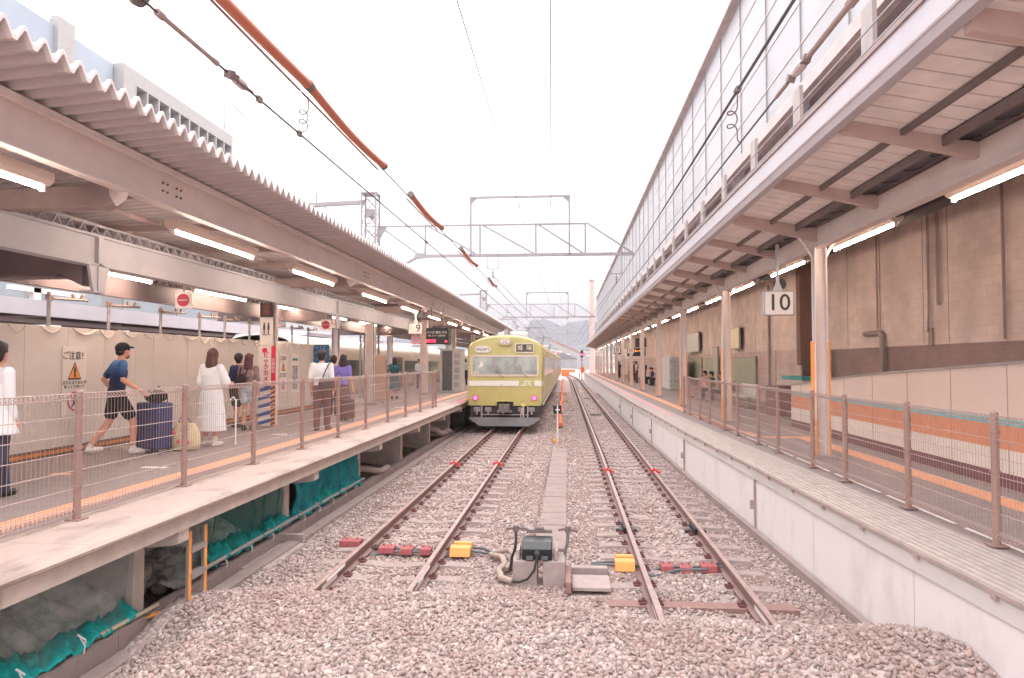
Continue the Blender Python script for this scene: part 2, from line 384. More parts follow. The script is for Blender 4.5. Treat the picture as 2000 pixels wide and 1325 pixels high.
# ================================================================== TRACKS
def rail_prof(h=.15):
    return [(-.0325, 0), (-.0325, -.032), (-.009, -.046), (-.008, -.122), (-.063, -.138), (-.063, -h), (.063, -h), (.063, -.138), (.008, -.122), (.009, -.046), (.0325, -.032), (.0325, 0)]
def sleeper_mb(b, cx, y, wood=False):
    if wood: b.box(cx-1.02, cx+1.02, y-.1, y+.1, -.30, -.152)
    else:
        pr = [(-1.0, -.16), (-.75, -.148), (-.36, -.152), (-.15, -.178), (.15, -.178), (.36, -.152), (.75, -.148), (1.0, -.16)]
        for sgn in (0,):
            n = len(pr); vs = []
            for yy, dz in ((-.14, -.13), (-.10, 0), (.10, 0), (.14, -.13)):
                vs += [(cx+px, y+yy, pz+dz) for px, pz in pr]
            fs = []
            for r in range(3):
                for i in range(n-1): a = r*n+i; fs.append((a, a+1, a+n+1, a+n))
            b._add(vs, fs)
def clip_mb(b, cx, y, s, side):
    x = cx+s*.5335+side*.085
    b.box(x-.045, x+.045, y-.055, y+.055, -.15, -.128); b.tube([(x, y, -.13), (x, y, -.085)], .018, 6); b.box(x-.055, x+.03, y-.022, y+.022, -.128, -.108)
def track(name, label, cxf, y0, y1, path, wood_at=(), white=()):
    t = thing(name, label, 'railway track', (cxf(y0), y0, 0))
    for s in (-1, 1):
        b = MB(); pp = [(x+s*.5335, y) for x, y in path]; b.sweep(rail_prof(), pp)
        r = b.build('rail', m_rail, t)
        b = MB(); b.sweep([(-.027, .0015), (-.027, -.004), (.027, -.004), (.027, .0015)], pp); b.build('running_face', m_railtop, r)
        if white:
            b = MB(); wx = path[0][0]+s*.5335
            for sd_ in (-1, 1): b.bar((wx+sd_*.012, y0+.25, -.075), (wx+sd_*.012, y0+.75, -.075), .008, .06)
            b.bar((wx+.036, y0+.35, -.02), (wx+.036, y0+1.0, -.02), .006, .03)
            b.build('white_paint_mark', m_white, r)
    ysl = []; y = y0+.35
    while y < y1: ysl.append(y); y += .62
    shown = ysl[:95]; rest = ysl[95:]; nclip = 0; restb = MB(); clipb = MB()
    for i, y in enumerate(shown):
        cx = cxf(y); b = MB(); wd = i in wood_at; sleeper_mb(b, cx, y, wd); sl = b.build('sleeper', m_wood if wd else m_sleeper, t)
        for s in (-1, 1):
            for side in (-1, 1):
                if nclip < 96 and y > y0+.6: b = MB(); clip_mb(b, cx, y, s, side); b.build('rail_clip', m_clip, sl); nclip += 1
                else: clip_mb(clipb, cx, y, s, side)
    for y in rest:
        sleeper_mb(restb, cxf(y), y)
        for s in (-1, 1):
            for side in (-1, 1): clip_mb(clipb, cxf(y), y, s, side)
    if rest: tag(restb.build('far_sleepers', m_sleeper, t), kind='stuff')
    tag(clipb.build('far_rail_clips', m_clip, t), kind='stuff')
    return t
track('railway_track', 'rusty track ending in ballast in front of the green train', lambda y: TLX, 7.55, 40, [(TLX, 7.55), (TLX, 115)], white=True)
yy = [6.85, 10, 20, 28, 36, 45, 55, 65, 75, 85, 92, 100, 106, 112, 118, 124, 130, 136, 142, 150, 158, 165, 175, 190]
track('railway_track', 'empty rusty track beside the white wall of the right platform', TR, 6.85, 150, [(TR(y), y) for y in yy], wood_at=(0, 1), white=True)

def rail_block(x, y, label):
    t = thing('rail_marker', label, 'rail marker', (x, y, 0), 'red markers clamped on the rails')
    b = MB(); b.box(x-.06, x+.06, y-.05, y+.05, .002, .035); b.box(x-.085, x-.05, y-.05, y+.05, -.06, .035); b.box(x+.05, x+.085, y-.05, y+.05, -.06, .035); b.build('clamp_plate', m_red, t, bevel=.006)
    b = MB(); b.tube([(x, y, .035), (x, y, .06)], .022, 8); b.box(x+.085, x+.15, y-.03, y+.03, -.05, -.01); b.build('bolt', m_red, t)
rail_block(TLX-.533, 17.1, 'red clamp on the left rail of the track with the train')
rail_block(TLX+.533, 17.2, 'red clamp on the right rail of the track with the train')
rail_block(TR(16.3)-.533, 16.3, 'red clamp on the left rail of the empty track')
rail_block(TR(16.3)+.533, 16.3, 'red clamp on the right rail of the empty track')
for s, nm in ((-1, 'left'), (1, 'right')):
    y = 11.1; x = TR(y)+s*.533
    b = MB()
    for q in (-1, 1): b.box(x+q*.02-.012+q*.02, x+q*.02+.012+q*.02, y-.25, y+.25, -.13, -.035)
    for k in range(4): b.tube([(x-.075, y-.18+.12*k, -.08), (x+.075, y-.18+.12*k, -.08)], .018, 6)
    b.box(x-.16, x+.16, y-.05, y+.05, -.15, -.11)
    tag(b.build('rail_joint', m_black, None, bevel=.004), 'black insulated joint on the %s rail of the empty track' % nm, 'rail joint', 'black rail joints on the empty track')
for y, c, lb in ((35.5, m_black, 'dark drain grate nearer of two lying in the empty track'), (51, m_black, 'dark drain grate farther of two lying in the empty track'), (63, m_orange, 'orange plate lying between the far rails of the empty track')):
    b = MB(); b.box(TR(y)-.28, TR(y)+.28, y-.2, y+.2, -.17, -.135)
    for k in range(7): b.box(TR(y)-.26+.08*k, TR(y)-.22+.08*k, y-.18, y+.18, -.135, -.12)
    tag(b.build('drain_grate' if c is m_black else 'track_plate', c), lb, 'drain grate' if c is m_black else 'plate')

# ------------------------------------------------------------------ cable covers and cables across the tracks
def cover(x0, x1, y, z, m, label, cat='cable cover', grp=None, w=.2):
    t = thing('cable_cover', label, cat, ((x0+x1)/2, y, z), grp)
    if w > .19 and m is m_orange:
        b = MB(); b.prismx([(y-w, z), (y-w*.75, z+.11), (y-w*.1, z+.12), (y-w*.1, z)], x0, x1)
        b.prismx([(y+w*.1, z), (y+w*.1, z+.13), (y+w*.6, z+.13), (y+w*.8, z)], x0+.02, x1); b.box(x0+.01, x1-.01, y-w*.1, y+w*.1, z, z+.09); b.build('cover_shell', m, t, bevel=.008)
    else:
        b = MB(); b.prismx([(y-w/2, z), (y-w*.4, z+.075), (y+w*.4, z+.085), (y+w/2, z)], x0, x1); b.build('cover_shell', m, t, bevel=.006)
    b = MB()
    for qx in (.25, .75):
        b.tube([(x0+(x1-x0)*qx, y+w*.2, z+.075), (x0+(x1-x0)*qx, y+w*.2, z+.1)], .012, 6)
    b.build('bolt', m_dred if m is not m_orange else m, t)
cover(-3.28, -2.98, 9.95, -.15, m_dred, 'dull red cable cover outside the left rail', grp='dull red cable covers')
cover(-2.62, -2.40, 9.6, -.14, m_dred, 'dull red cable cover next to the left rail, leftmost inside the first track', grp='dull red cable covers')
cover(-2.32, -2.14, 9.6, -.15, m_dred, 'dull red cable cover in the middle of the first track', grp='dull red cable covers')
cover(-2.04, -1.88, 9.6, -.15, m_dred, 'dull red cable cover by the right rail of the first track', grp='dull red cable covers')
cover(-1.60, -1.32, 9.6, -.13, m_orange, 'orange cable cover beside the track with the train', grp='orange cable covers', w=.22)
cover(.60, .85, 9.15, -.14, m_orange, 'orange cable cover beside the empty track', grp='orange cable covers', w=.22)
cover(1.18, 1.34, 9.1, -.16, m_dred, 'dull red cable cover by the left rail of the empty track', grp='dull red cable covers')
cover(1.42, 1.58, 9.1, -.17, m_dred, 'flat dull red cable cover in the middle of the empty track', grp='dull red cable covers')
cover(1.68, 1.88, 9.1, -.15, m_dred, 'dull red cable cover by the right rail of the empty track', grp='dull red cable covers')
def cable(pts, r, m, label, name='cable', grp=None):
    out = []
    P = [Vector(p) for p in pts]
    for i in range(len(P)-1):
        p0 = P[max(i-1, 0)]; p1 = P[i]; p2 = P[i+1]; p3 = P[min(i+2, len(P)-1)]
        for k in range(6):
            t = k/6; out.append(.5*((2*p1)+(-p0+p2)*t+(2*p0-5*p1+4*p2-p3)*t*t+(-p0+3*p1-3*p2+p3)*t**3))
    out.append(P[-1]); b = MB(); b.tube(out, r, 8)
    o = b.build(name, m, None, smooth=True)
    if label: tag(o, label, 'cable', grp)
    return o
cable([(-2.78, 9.75, -.16), (-2.6, 9.66, -.09), (-2.2, 9.62, -.11), (-1.95, 9.62, -.1), (-1.75, 9.62, -.17), (-1.5, 9.68, -.09), (-1.2, 9.7, -.09), (-1.0, 9.5, -.1)], .02, m_hose, 'grey hose through the red and orange covers, upper one')
cable([(-2.7, 9.5, -.16), (-2.3, 9.56, -.12), (-1.9, 9.55, -.13), (-1.7, 9.55, -.17), (-1.45, 9.56, -.09), (-1.15, 9.52, -.1), (-.98, 9.4, -.1)], .02, m_hose, 'grey hose through the red and orange covers, lower one')
cable([(.3, 9.2, -.12), (.55, 9.22, -.1), (.8, 9.2, -.1), (1.0, 9.12, -.17), (1.3, 9.12, -.12), (1.7, 9.1, -.1), (1.95, 9.3, -.12), (2.05, 9.35, -.17)], .018, m_hose, 'grey hose lying across the empty track, upper one')
cable([(.3, 9.12, -.12), (.6, 9.1, -.1), (.9, 9.05, -.1), (1.05, 8.85, -.16), (1.4, 9.02, -.13), (1.75, 9.02, -.11), (1.93, 9.18, -.11), (2.02, 9.0, -.17)], .018, m_hose, 'grey hose lying across the empty track, lower one')

# ------------------------------------------------------------------ trackside device on concrete blocks
t = thing('trackside_device', 'black cable box with levers on two concrete blocks between the tracks', 'trackside device', (-.36, 8.6, -.2))
b = MB(); b.box(-.66, -.37, 8.45, 8.85, -.3, .10); b.build('concrete_block', m_conc2, t, bevel=.01)
b = MB(); b.box(-.30, -.03, 8.45, 8.85, -.3, .10); b.build('concrete_block', m_conc2, t, bevel=.01)
b = MB(); b.box(-.62, -.585, 8.5, 8.9, .10, .22); b.box(-.16, -.12, 8.5, 8.9, .10, .22); b.build('concrete_lip', m_conc2, t, bevel=.008)
b = MB(); b.prismx([(8.5, .10), (8.46, .24), (8.56, .31), (8.86, .31), (8.88, .10)], -.555, -.19)
bx = b.build('cable_box', mat('black_plastic', (40,44,46), .3, var=.1), t, bevel=.012)
b = MB(); b.box(-.50, -.42, 8.44, 8.5, .12, .16); b.box(-.32, -.24, 8.44, 8.5, .12, .16); b.tube([(-.37, 8.44, .2), (-.37, 8.5, .2)], .03, 10); b.build('gland', m_hose, bx)
b = MB(); b.bar((-.78, 8.98, .36), (-.62, 8.92, .385), .045, .03); b.bar((-.62, 8.92, .385), (-.5, 8.92, .37), .03, .03); b.tube([(-.66, 8.92, .34), (-.66, 8.92, .42)], .035, 8); b.build('lever', m_steeld, t)
b = MB(); b.bar((.12, 8.98, .34), (-.02, 8.92, .385), .045, .03); b.bar((-.02, 8.92, .385), (-.12, 8.92, .37), .03, .03); b.tube([(.0, 8.92, .34), (.0, 8.92, .42)], .035, 8); b.build('lever', m_steeld, t)
b = MB(); b.box(-.52, -.2, 8.9, 8.98, .33, .37); b.tube([(-.36-.06, 8.93, .385), (-.36+.06, 8.93, .385)], .025, 8); b.build('cross_bar', m_steeld, t)
b = MB(); b.tube([(-.37, 8.46, .2), (-.375, 8.40, .14), (-.40, 8.36, .02), (-.48, 8.34, -.08), (-.58, 8.34, -.115), (-.72, 8.38, -.12)], .014, 8); b.build('cable', m_black, t, smooth=True)
b = MB(); b.tube([(-.66, 8.92, .34), (-.655, 8.85, .26), (-.66, 8.8, .16), (-.70, 8.8, .05), (-.72, 8.75, -.1)], .017, 8); b.build('hose', m_black, t, smooth=True)
b = MB(); b.tube([(.0, 8.92, .34), (-.005, 8.85, .24), (-.03, 8.8, .14), (-.05, 8.75, .02), (-.02, 8.7, -.12)], .019, 8); b.build('hose', m_hose, t, smooth=True)
b = MB(); b.tube([(-1.04, 9.45, -.1), (-.86, 9.2, -.07), (-.8, 8.95, -.08), (-.86, 8.7, -.09), (-.80, 8.45, -.11), (-.66, 8.36, -.12)], [.034, .042, .038, .042, .044, .038], 10)
b.tube([(-1.0, 9.4, -.06), (-.78, 9.42, -.03), (-.68, 9.1, -.05), (-.78, 8.8, -.1)], [.03, .036, .032, .03], 10)
tag(b.build('wrapped_pipe', mat('wrapped_cloth', (160,144,134), .95, var=.15, scale=20, bump=.5), None, smooth=True), 'grey wrapped pipe lying on the stones left of the device', 'pipe')
b = MB(); b.box(-.60, -.2, 9.25, 9.95, -.17, -.09); tag(b.build('concrete_slab', m_slab, None, bevel=.01), 'small pale slab lying just behind the black device', 'slab')
tr_ = thing('cable_trough', 'long row of flat concrete lids running up between the tracks', 'cable trough', (-.24, 9.7, -.16))
for k in range(24):
    b = MB(); y = 9.98+.48*k; b.box(SLAB[0]+random.uniform(-.008, .008), SLAB[1], y, y+.47, -.2, -.145+random.uniform(-.006, .006)); b.build('trough_lid', m_conc, tr_, bevel=.006)
b = MB(); b.tube([(-.56, 9.3, -.1), (-.53, 10.2, -.12), (-.52, 12, -.15), (-.50, 16, -.15), (-.48, 21, -.16)], .014, 6); tag(b.build('ground_pipe', m_rail), 'thin rusty pipe along the left of the trough lids', 'pipe')
b = MB(); b.box(-.03, .04, 8.1, 8.75, -.16, -.03); tag(b.build('timber_block', m_wood, None, bevel=.006), 'short timber set upright right of the black device', 'timber')
b = MB(); b.box(.05, .50, 8.2, 8.7, -.16, -.115); tag(b.build('manhole_lid', m_conc2, None, bevel=.008), 'square flat concrete lid right of the black device', 'lid')
b = MB(); b.box(.04, .50, 8.86, 8.98, -.17, -.08); tag(b.build('concrete_kerb', m_conc2, None, bevel=.008), 'narrow concrete bar behind the square lid', 'kerb')

t = thing('marker_post', 'white post with a small black square plate and white cross between the tracks', 'marker post', (-.33, 23.3, -.17))
b = MB(); b.tube([(-.33, 23.3, -.2), (-.33, 23.3, 1.05)], .03, 10); b.build('post', m_white, t)
b = MB(); b.box(-.47, -.19, 23.25, 23.265, .79, 1.06); pl = b.build('plate', m_black, t)
b = MB(); b.box(-.35, -.31, 23.235, 23.25, .79, 1.06); b.box(-.40, -.26, 23.236, 23.25, .9, .94); b.build('cross_mark', m_white, pl)
b = MB(); b.box(-.42, -.36, 23.2, 23.3, -.2, -.04); b.obox((-.45, 23.3, -.1), (.12, .12, .06), (0, .3, .4)); b.build('base', mat('yellow_paint', (230,170,80), .6), t)
pts = [(-.32+(-.32)*((y-28)/85)+.03*math.sin(y*.7), y, -.02+.03*math.sin(y*2.1)) for y in np.arange(28, 112, .8)]
b = MB(); b.tube(pts, [.075+.02*math.sin(i*1.3) for i in range(len(pts))], 8); tag(b.build('orange_barrier_rope', mat('orange_net', (235,110,60), .7, var=.2, scale=20), None, smooth=True), 'long orange rope barrier on the ground beside the train', 'rope barrier')
# ================================================================== LEFT PLATFORM
PL = 1.02; PR = .85
t = thing('station_platform', 'left platform of concrete slabs on piers with an orange line', 'platform', (-6.5, 0, 0))
LY0, LY1 = -3, 135
b = MB(); b.box(-9.75, -4.70, LY0, LY1, .88, PL); b.build('deck', m_asph, t)
b = MB(); y = LY0
while y < LY1:
    b.prism([(-4.70, .94), (-3.88, .94), (-3.845, .96), (-3.84, .985), (-3.87, 1.012), (-3.92, 1.022), (-4.70, 1.024)][::1], y, y+1.195); y += 1.2
b.build('edge_slab', m_slab, t)
b = MB(); y = LY0
while y < LY1: b.box(-4.02, -3.93, y, y+3.79, .78, .938); y += 3.8
b.build('edge_beam', m_pier, t)
b = MB(); b.box(-3.93, -3.915, LY0, LY1, .925, .94); b.build('seam', m_steeld, t)
b = MB(); b.box(-5.20, -4.90, LY0, LY1, PL, PL+.006); b.build('tactile_line', m_tact, t)
b = MB(); b.box(-4.15, -3.92, 25, 60, 1.024, 1.03); b.build('pink_line', m_pinkline, t)
for k in range(-1, 14):
    y = 3.15+3.83*k
    b = MB(); b.box(-8.0, -4.45, y-.09, y+.09, -.4, .74); b.build('pier', m_pier, t, bevel=.01)
    b = MB(); b.prismx([(y-.11, .88), (y-.11, .62), (y+.11, .62), (y+.11, .88)], -8.0, -4.6); b.prism([(-4.62, .88), (-4.62, .56), (-4.05, .62), (-3.97, .64), (-3.97, .88)], y-.1, y+.1); b.build('cross_beam', m_pier, t, bevel=.008)
b = MB(); b.box(-8.15, -8.0, LY0, LY1, -.4, .88); b.build('back_wall', m_dark, t)
b = MB(); b.box(-4.44, -4.28, LY0, 60, -.5, -.09); 
for k in range(50): b.box(-4.445, -4.275, -2+1.2*k, -1.99+1.2*k, -.5, -.088)
b.build('inner_kerb', m_conc, t)
for k in range(0, 6):   # paint marks on the deck
    pass
b = MB()
for (x, y, a, w_) in ((-5.8, 9.4, .36, .06), (-5.9, 13.9, .3, .06), (-5.6, 16.5, .3, .06), (-5.4, 22.5, .5, .1)): b.box(x-a/2, x+a/2, y-w_, y+w_, PL, PL+.004)
b.build('floor_mark', m_white, t)
b = MB(); b.box(-6.85, -6.4, 8.7, 8.8, PL, PL+.004); b.build('floor_mark', m_tact, t)
# outer gutter kerb beside the ballast
def kerbpath(dx, y0=4.0, y1=60):
    out = []
    for y in np.arange(y0, y1, .4): out.append((dx - .12*max(0, (7.2-y))/3, y, -.0 if y > 7.5 else -.02-.03*(7.5-y)))
    return out
b = MB(); b.sweep([(-.09, -.16), (-.09, -.4), (.09, -.4), (.09, -.17)][::-1], kerbpath(-4.08)); tag(b.build('kerb_strip', m_conc, None, bevel=0), 'narrow pale concrete kerb along the edge of the ballast', kind='structure')

# nets under the platform
def net(y0, y1, m, label, bulge=.12, top=.74, seed=0, bottom=-.06, dens=1):
    rnd = random.Random(seed); ny_, nz_ = 44, 16; v = []; f = []
    for i in range(ny_+1):
        for j in range(nz_+1):
            u = i/ny_; s = j/nz_; y = y0+(y1-y0)*u
            sag = math.sin(u*math.pi); z = top+(bottom-top)*s
            x = -4.52 + bulge*math.sin(s*math.pi*.9)*(.5+.5*math.sin(u*9+seed)) + .04*math.sin(u*31+seed+3*s) + .03*math.sin(u*57+s*5)*s + .02*math.sin(u*91+s*3)
            if s > .8: x += .10*(s-.8)/.2 + .03*math.sin(u*40+seed)
            v.append((x, y, z+.02*math.sin(u*17+seed)*s))
    for i in range(ny_):
        for j in range(nz_): a = i*(nz_+1)+j; f.append((a, a+1, a+nz_+2, a+nz_+1))
    me = bpy.data.meshes.new('net'); me.from_pydata(v, [], f); me.update()
    t = thing('safety_net', label, 'net', (-4.5, (y0+y1)/2, 0), 'green nets under the left platform')
    o = link('net_sheet', me, m, t, smooth=True)
    so_ = o.modifiers.new('solid', 'SOLIDIFY'); so_.thickness = .006
    v = []; f = []; n = int((y1-y0)/.04); mw = 7      # hem gathered along the kerb
    for i in range(n+1):
        y = y0+(y1-y0)*i/n; ph = seed+y*2.6; wd = .75+.25*math.sin(ph)+.15*math.sin(ph*2.7)
        for j in range(mw+1):
            s_ = j/mw; wr = .020*math.sin(y*37+s_*5+seed)+.016*math.sin(y*71-s_*9+seed*2)+.02*math.sin(y*13+s_*3)
            v.append((-4.54+.22*s_*1.0+.02*math.sin(y*19+s_*7)+wr*.5, y, bottom+.05+.17*wd*(1-s_)**1.1+wr+.015))
    for i in range(n):
        for j in range(mw): a = i*(mw+1)+j; f.append((a, a+1, a+mw+2, a+mw+1))
    me = bpy.data.meshes.new('hem'); me.from_pydata(v, [], f); me.update(); hm_ = link('gathered_hem', me, m_teal, t, smooth=True); sd_ = hm_.modifiers.new('solid', 'SOLIDIFY'); sd_.thickness = .012
    b = MB()
    for k in range(max(2, int((y1-y0)/.7))):
        y = y0+.3+.7*k
        if y > y1-.1: break
        b.tube([(-4.40, y, .05), (-4.34, y+.02, .0), (-4.35, y+.05, -.06), (-4.42, y+.03, -.08)], .009, 6); b.tube([(-4.37, y, .02), (-4.28, y-.06, -.02), (-4.30, y-.05, -.10)], .007, 5)
    b.build('tie_string', m_white, t)
m_netclear = mat('pale_net', (150,160,152), .8, c2=(110,140,134), scale=2.2, alpha=.10)
m_netdark = mat('thin_green_net', (30,128,122), .8, var=.35, scale=5, alpha=.22)
m_netteal = mat('bright_green_net', (10,136,146), .75, var=.35, scale=6, alpha=.85)
net(2.2, 6.82, m_netclear, 'pale netting with teal hem under the platform, nearest the camera', seed=1, bottom=-.12)
net(8.3, 10.72, m_netdark, 'thin dark green net in front of a rubble heap', seed=4)
net(10.92, 14.5, m_netteal, 'bright teal net bunched under the platform between two piers', seed=7, bulge=.16)
b = MB()
rn = random.Random(5)
for k in range(130):
    y = rn.uniform(7.4, 10.2); x = rn.uniform(-5.5, -4.85); h = .55*math.exp(-((y-9.2)/.7)**2)+.35*math.exp(-((y-7.7)/.4)**2)-.2
    b.ball((x, y, h*rn.random()+(-.2)*(1-rn.random())), (rn.uniform(.06, .16), rn.uniform(.06, .16), rn.uniform(.05, .1)), 6, 4)
def mound(y0, y1, x0, x1, hf, label, seed):
    nY, nX = 60, 30; v = []; f = []; r_ = random.Random(seed)
    for i in range(nY+1):
        for j in range(nX+1):
            y = y0+(y1-y0)*i/nY; x = x0+(x1-x0)*j/nX; s = j/nX
            z = hf(y, s)+.045*math.sin(9*y+4*x+seed)*math.sin(7*x-5*y)+.03*math.sin(23*y+seed)*math.sin(19*x)+r_.uniform(-.012, .012)
            v.append((x, y, z))
    for i in range(nY):
        for j in range(nX): a = i*(nX+1)+j; f.append((a, a+1, a+nX+2, a+nX+1))
    me = bpy.data.meshes.new('mound'); me.from_pydata(v, [], f); me.update()
    tag(link('rubble_mound', me, mat('mound_grey', (226,222,218), .95, c2=(160,170,166), scale=5, bump=.6), smooth=True), label, kind='stuff')
mound(2.0, 6.9, -5.5, -4.50, lambda y, s: -.12+.66*(1-s)+.12*math.sin(y*1.9)*(1-s*.5), 'pale grey lumpy mound behind the nearest netting', 3)
mound(8.0, 10.9, -5.4, -4.54, lambda y, s: -.2+(.95*math.exp(-((y-9.2)/.6)**2))*(1-.6*s), 'pale grey rubble mound behind the thin green net', 5)
tag(b.build('rubble_heap', mat('rubble', (150,142,136), .95, var=.2, scale=12, bump=.5)), 'heap of grey rubble under the platform behind the net', kind='stuff', cat='rubble')
b = MB()
for k in range(260):
    y = rn.uniform(15, 27); x = rn.uniform(-6.6, -4.55); r = rn.uniform(.03, .09)
    b.ball((x, y, -.36+.25*(-(x+4.5)/2)+rn.uniform(0, .05)), (r*1.4, r, r*.6), 6, 4)
tag(b.build('loose_stones', mat('soil_stone', (150,128,118), .95, var=.25, scale=10, bump=.5)), 'loose dusty stones under the platform between the piers', kind='stuff', cat='stones')
b = MB(); b.prism([(-8, -.4), (-4.5, -.4), (-4.5, -.33), (-6.0, -.12), (-8, .1)], 14.8, 40); tag(b.build('earth_bank', m_dark), 'dusty earth rising under the left platform', kind='structure')
b = MB(); b.tube([(-4.34, 7.7, .03), (-4.34, 12, .02), (-4.34, 14.6, .02)], .03, 10); tag(b.build('drain_pipe', m_galv, None, smooth=True), 'long grey pipe lying on the kerb under the nets', 'pipe')
b = MB(); b.tube([(-4.36, 6.2, -.05), (-4.32, 7.1, -.06)], .024, 10); tag(b.build('bamboo_pole', mat('pole_tan', (176,164,142), .6), None, smooth=True), 'short tan pole tied at the end of the nearest net', 'pole')
def bent(pts, r, label, m=m_conc2):
    return tag(cable(pts, r, m, None, 'bent_pipe'), label, 'pipe', 'thick bent pipes below the left platform')
bent([(-5.2, 15.3, .12), (-4.75, 15.2, .14), (-4.5, 15.5, .08), (-4.35, 15.9, -.02), (-4.34, 16.6, -.04)], .075, 'thick grey bent pipe below the platform just beyond the teal net')
bent([(-5.2, 22.9, .3), (-4.75, 22.8, .3), (-4.45, 23.1, .25), (-4.35, 23.8, .05), (-4.34, 25.4, -.02)], .1, 'thick bent pipe below the platform near the train')
bent([(-5.2, 23.4, .08), (-4.7, 23.2, .06), (-4.4, 24, .0), (-4.3, 25.5, -.04)], .06, 'lower thinner bent pipe below the platform near the train')
b = MB(); b.box(-4.4, -3.95, 10.2, 10.3, -.2, -.08); b.box(-4.3, -3.9, 8.9, 10.2, -.3, -.2); tag(b.build('kerb_link', m_conc2), 'small concrete link across the gutter by the second pier', 'kerb')
# yellow edged step ladder
t = thing('step_ladder', 'small grey step ladder with orange stripes at the platform edge', 'ladder', (-4.1, 8.1, -.1))
for y in (7.18, 7.50):
    b = MB(); b.box(-4.05, -4.02, y-.022, y+.022, -.15, .70); rl = b.build('side_rail', m_galv, t)
    b = MB(); b.box(-4.018, -4.012, y-.028, y+.028, -.15, .70); b.build('orange_stripe', m_orange, rl)
for z in (-.1, .18, .46):
    b = MB(); b.box(-4.07, -4.0, 7.20, 7.48, z, z+.065); b.build('rung', m_galv, t)
b = MB(); b.bar((-4.35, 7.1, -.14), (-4.05, 7.1, -.14), .06, .04); b.bar((-4.35, 6.9, -.14), (-4.05, 7.2, -.14), .06, .04); b.build('foot_bar', m_galv, t)
b = MB(); b.bar((-4.3, 6.85, -.10), (-4.1, 7.25, -.10), .05, .02); b.build('striped_bar', m_orange, t)

# ------------------------------------------------------------------ fences
def fence(label, posts, base, H, nearmesh, rails=7, far=None):
    (xa, ya) = posts[0]; t = thing('mesh_fence', label, 'fence', (xa, ya, base))
    for i, (x, y) in enumerate(posts):
        b = MB(); b.tube([(x, y, base), (x, y, base+H)], .034, 12); b.ball((x, y, base+H), (.034, .034, .018), 12, 6)
        for z in (.25, .55, .85): b.tube([(x, y, base+z*H), (x, y, base+z*H+.02)], .043, 12)
        p = b.build('post', m_brown, t, smooth=True)
        b = MB(); b.box(x-.07, x+.07, y-.07, y+.07, base, base+.012); b.build('base_plate', m_brown, p)
    for (xa, ya), (xb, yb) in zip(posts, posts[1:]):
        d = Vector((xb-xa, yb-ya, 0)); Ln = d.length; b = MB(); u = d/Ln; off = Vector((0, 0, 0))
        P = lambda s, z: (xa+u.x*s, ya+u.y*s, base+z)
        for k in range(rails):
            z = .13+(H-.2)*k/(rails-1)
            b.tube([P(.03, z), P(Ln-.03, z)], .0038, 4, False)
        n = int(Ln/.05)
        for k in range(n+1):
            b.tube([P(k*Ln/n, .07), P(k*Ln/n, H-.05)], .0022, 3, False)
        o = b.build('wire_mesh', m_wire, t)
        for zc in (H-.045, .085):
            b = MB()    # rolled top or bottom edge
            pts = []; m_ = int(Ln/.05)*4
            for k in range(m_+1):
                a = math.pi*2*k/4; pts.append(Vector(P(k*Ln/m_, zc+.026*math.sin(a)))+Vector((u.y, -u.x, 0))*.026*math.cos(a))
            b.tube(pts, .0042, 4, False)
            b.tube([P(0, zc+.026), P(Ln, zc+.026)], .006, 5, False); b.tube([P(0, zc-.026), P(Ln, zc-.026)], .006, 5, False)
            b.build('rolled_edge', m_wire, t)
    return t
pl_ = []
for k in range(11):
    y = 4.44+1.78*k; pl_.append((-4.62+.0155*(y-4.44), y))
pl_.append((pl_[-1][0], pl_[-1][1]+.5))
pl_.insert(0, (-4.64, 2.66))
fence('brown mesh fence along the left platform edge', pl_, PL+.003, 1.2, True)
pr_ = [(3.82, y) for y in (3.2, 4.9, 6.58, 8.19, 9.96, 11.24, 13.03, 14.32, 16.04, 17.26, 19.12, 20.46, 22.13, 23.2)]
fence('brown mesh fence along the right platform edge', pr_, PR+.012, 1.18, True)

# ------------------------------------------------------------------ hoarding on the left platform
t = thing('hoarding_wall', 'long pale construction hoarding standing on the left platform', 'hoarding', (-8.12, 0, PL))
m_hoard = mat('hoarding_sheet', (212,205,198), .7, c2=(203,195,186), scale=1.2, stretch=(1,.5,1))
y = -1.0
while y < 21.6:
    b = MB(); b.box(-8.15, -8.115, y, min(y+.895, 21.7), PL+.10, PL+2.05); b.build('panel', m_hoard, t, bevel=.004); y += .9
b = MB()
rr = random.Random(2)
for k in range(34):   # sagging cloth ties along the top
    y0 = -.5+.66*k; wd = rr.uniform(.3, .6); dp = rr.uniform(.05, .14); y0 += rr.uniform(0, .1)
    pts = [(-8.105, y0+wd*i/8, PL+2.04-dp*math.sin(math.pi*i/8)) for i in range(9)]
    b.tube(pts, .012, 5)
b.build('sagging_tie', mat('tie_cloth', (208,197,187), .8), t)
b = MB(); b.box(-8.10, -8.02, -1, 21.7, PL, PL+.13); b.build('base_board', mat('brown_base', (112,92,84), .8, var=.2, scale=8), t)
b = MB(); b.box(-8.02, -8.01, -1, 21.7, PL+.05, PL+.10); b.build('orange_strip', mat('dull_orange', (196,128,76), .7, var=.2, scale=8), t)
b = MB(); b.box(-8.114, -8.10, 13.05, 13.95, PL+.15, PL+2.0); d_ = b.build('access_door', m_hoard, t, bevel=.004)
b = MB(); b.ball((-8.08, 13.2, PL+1.0), .03); b.build('handle', m_galv, d_)
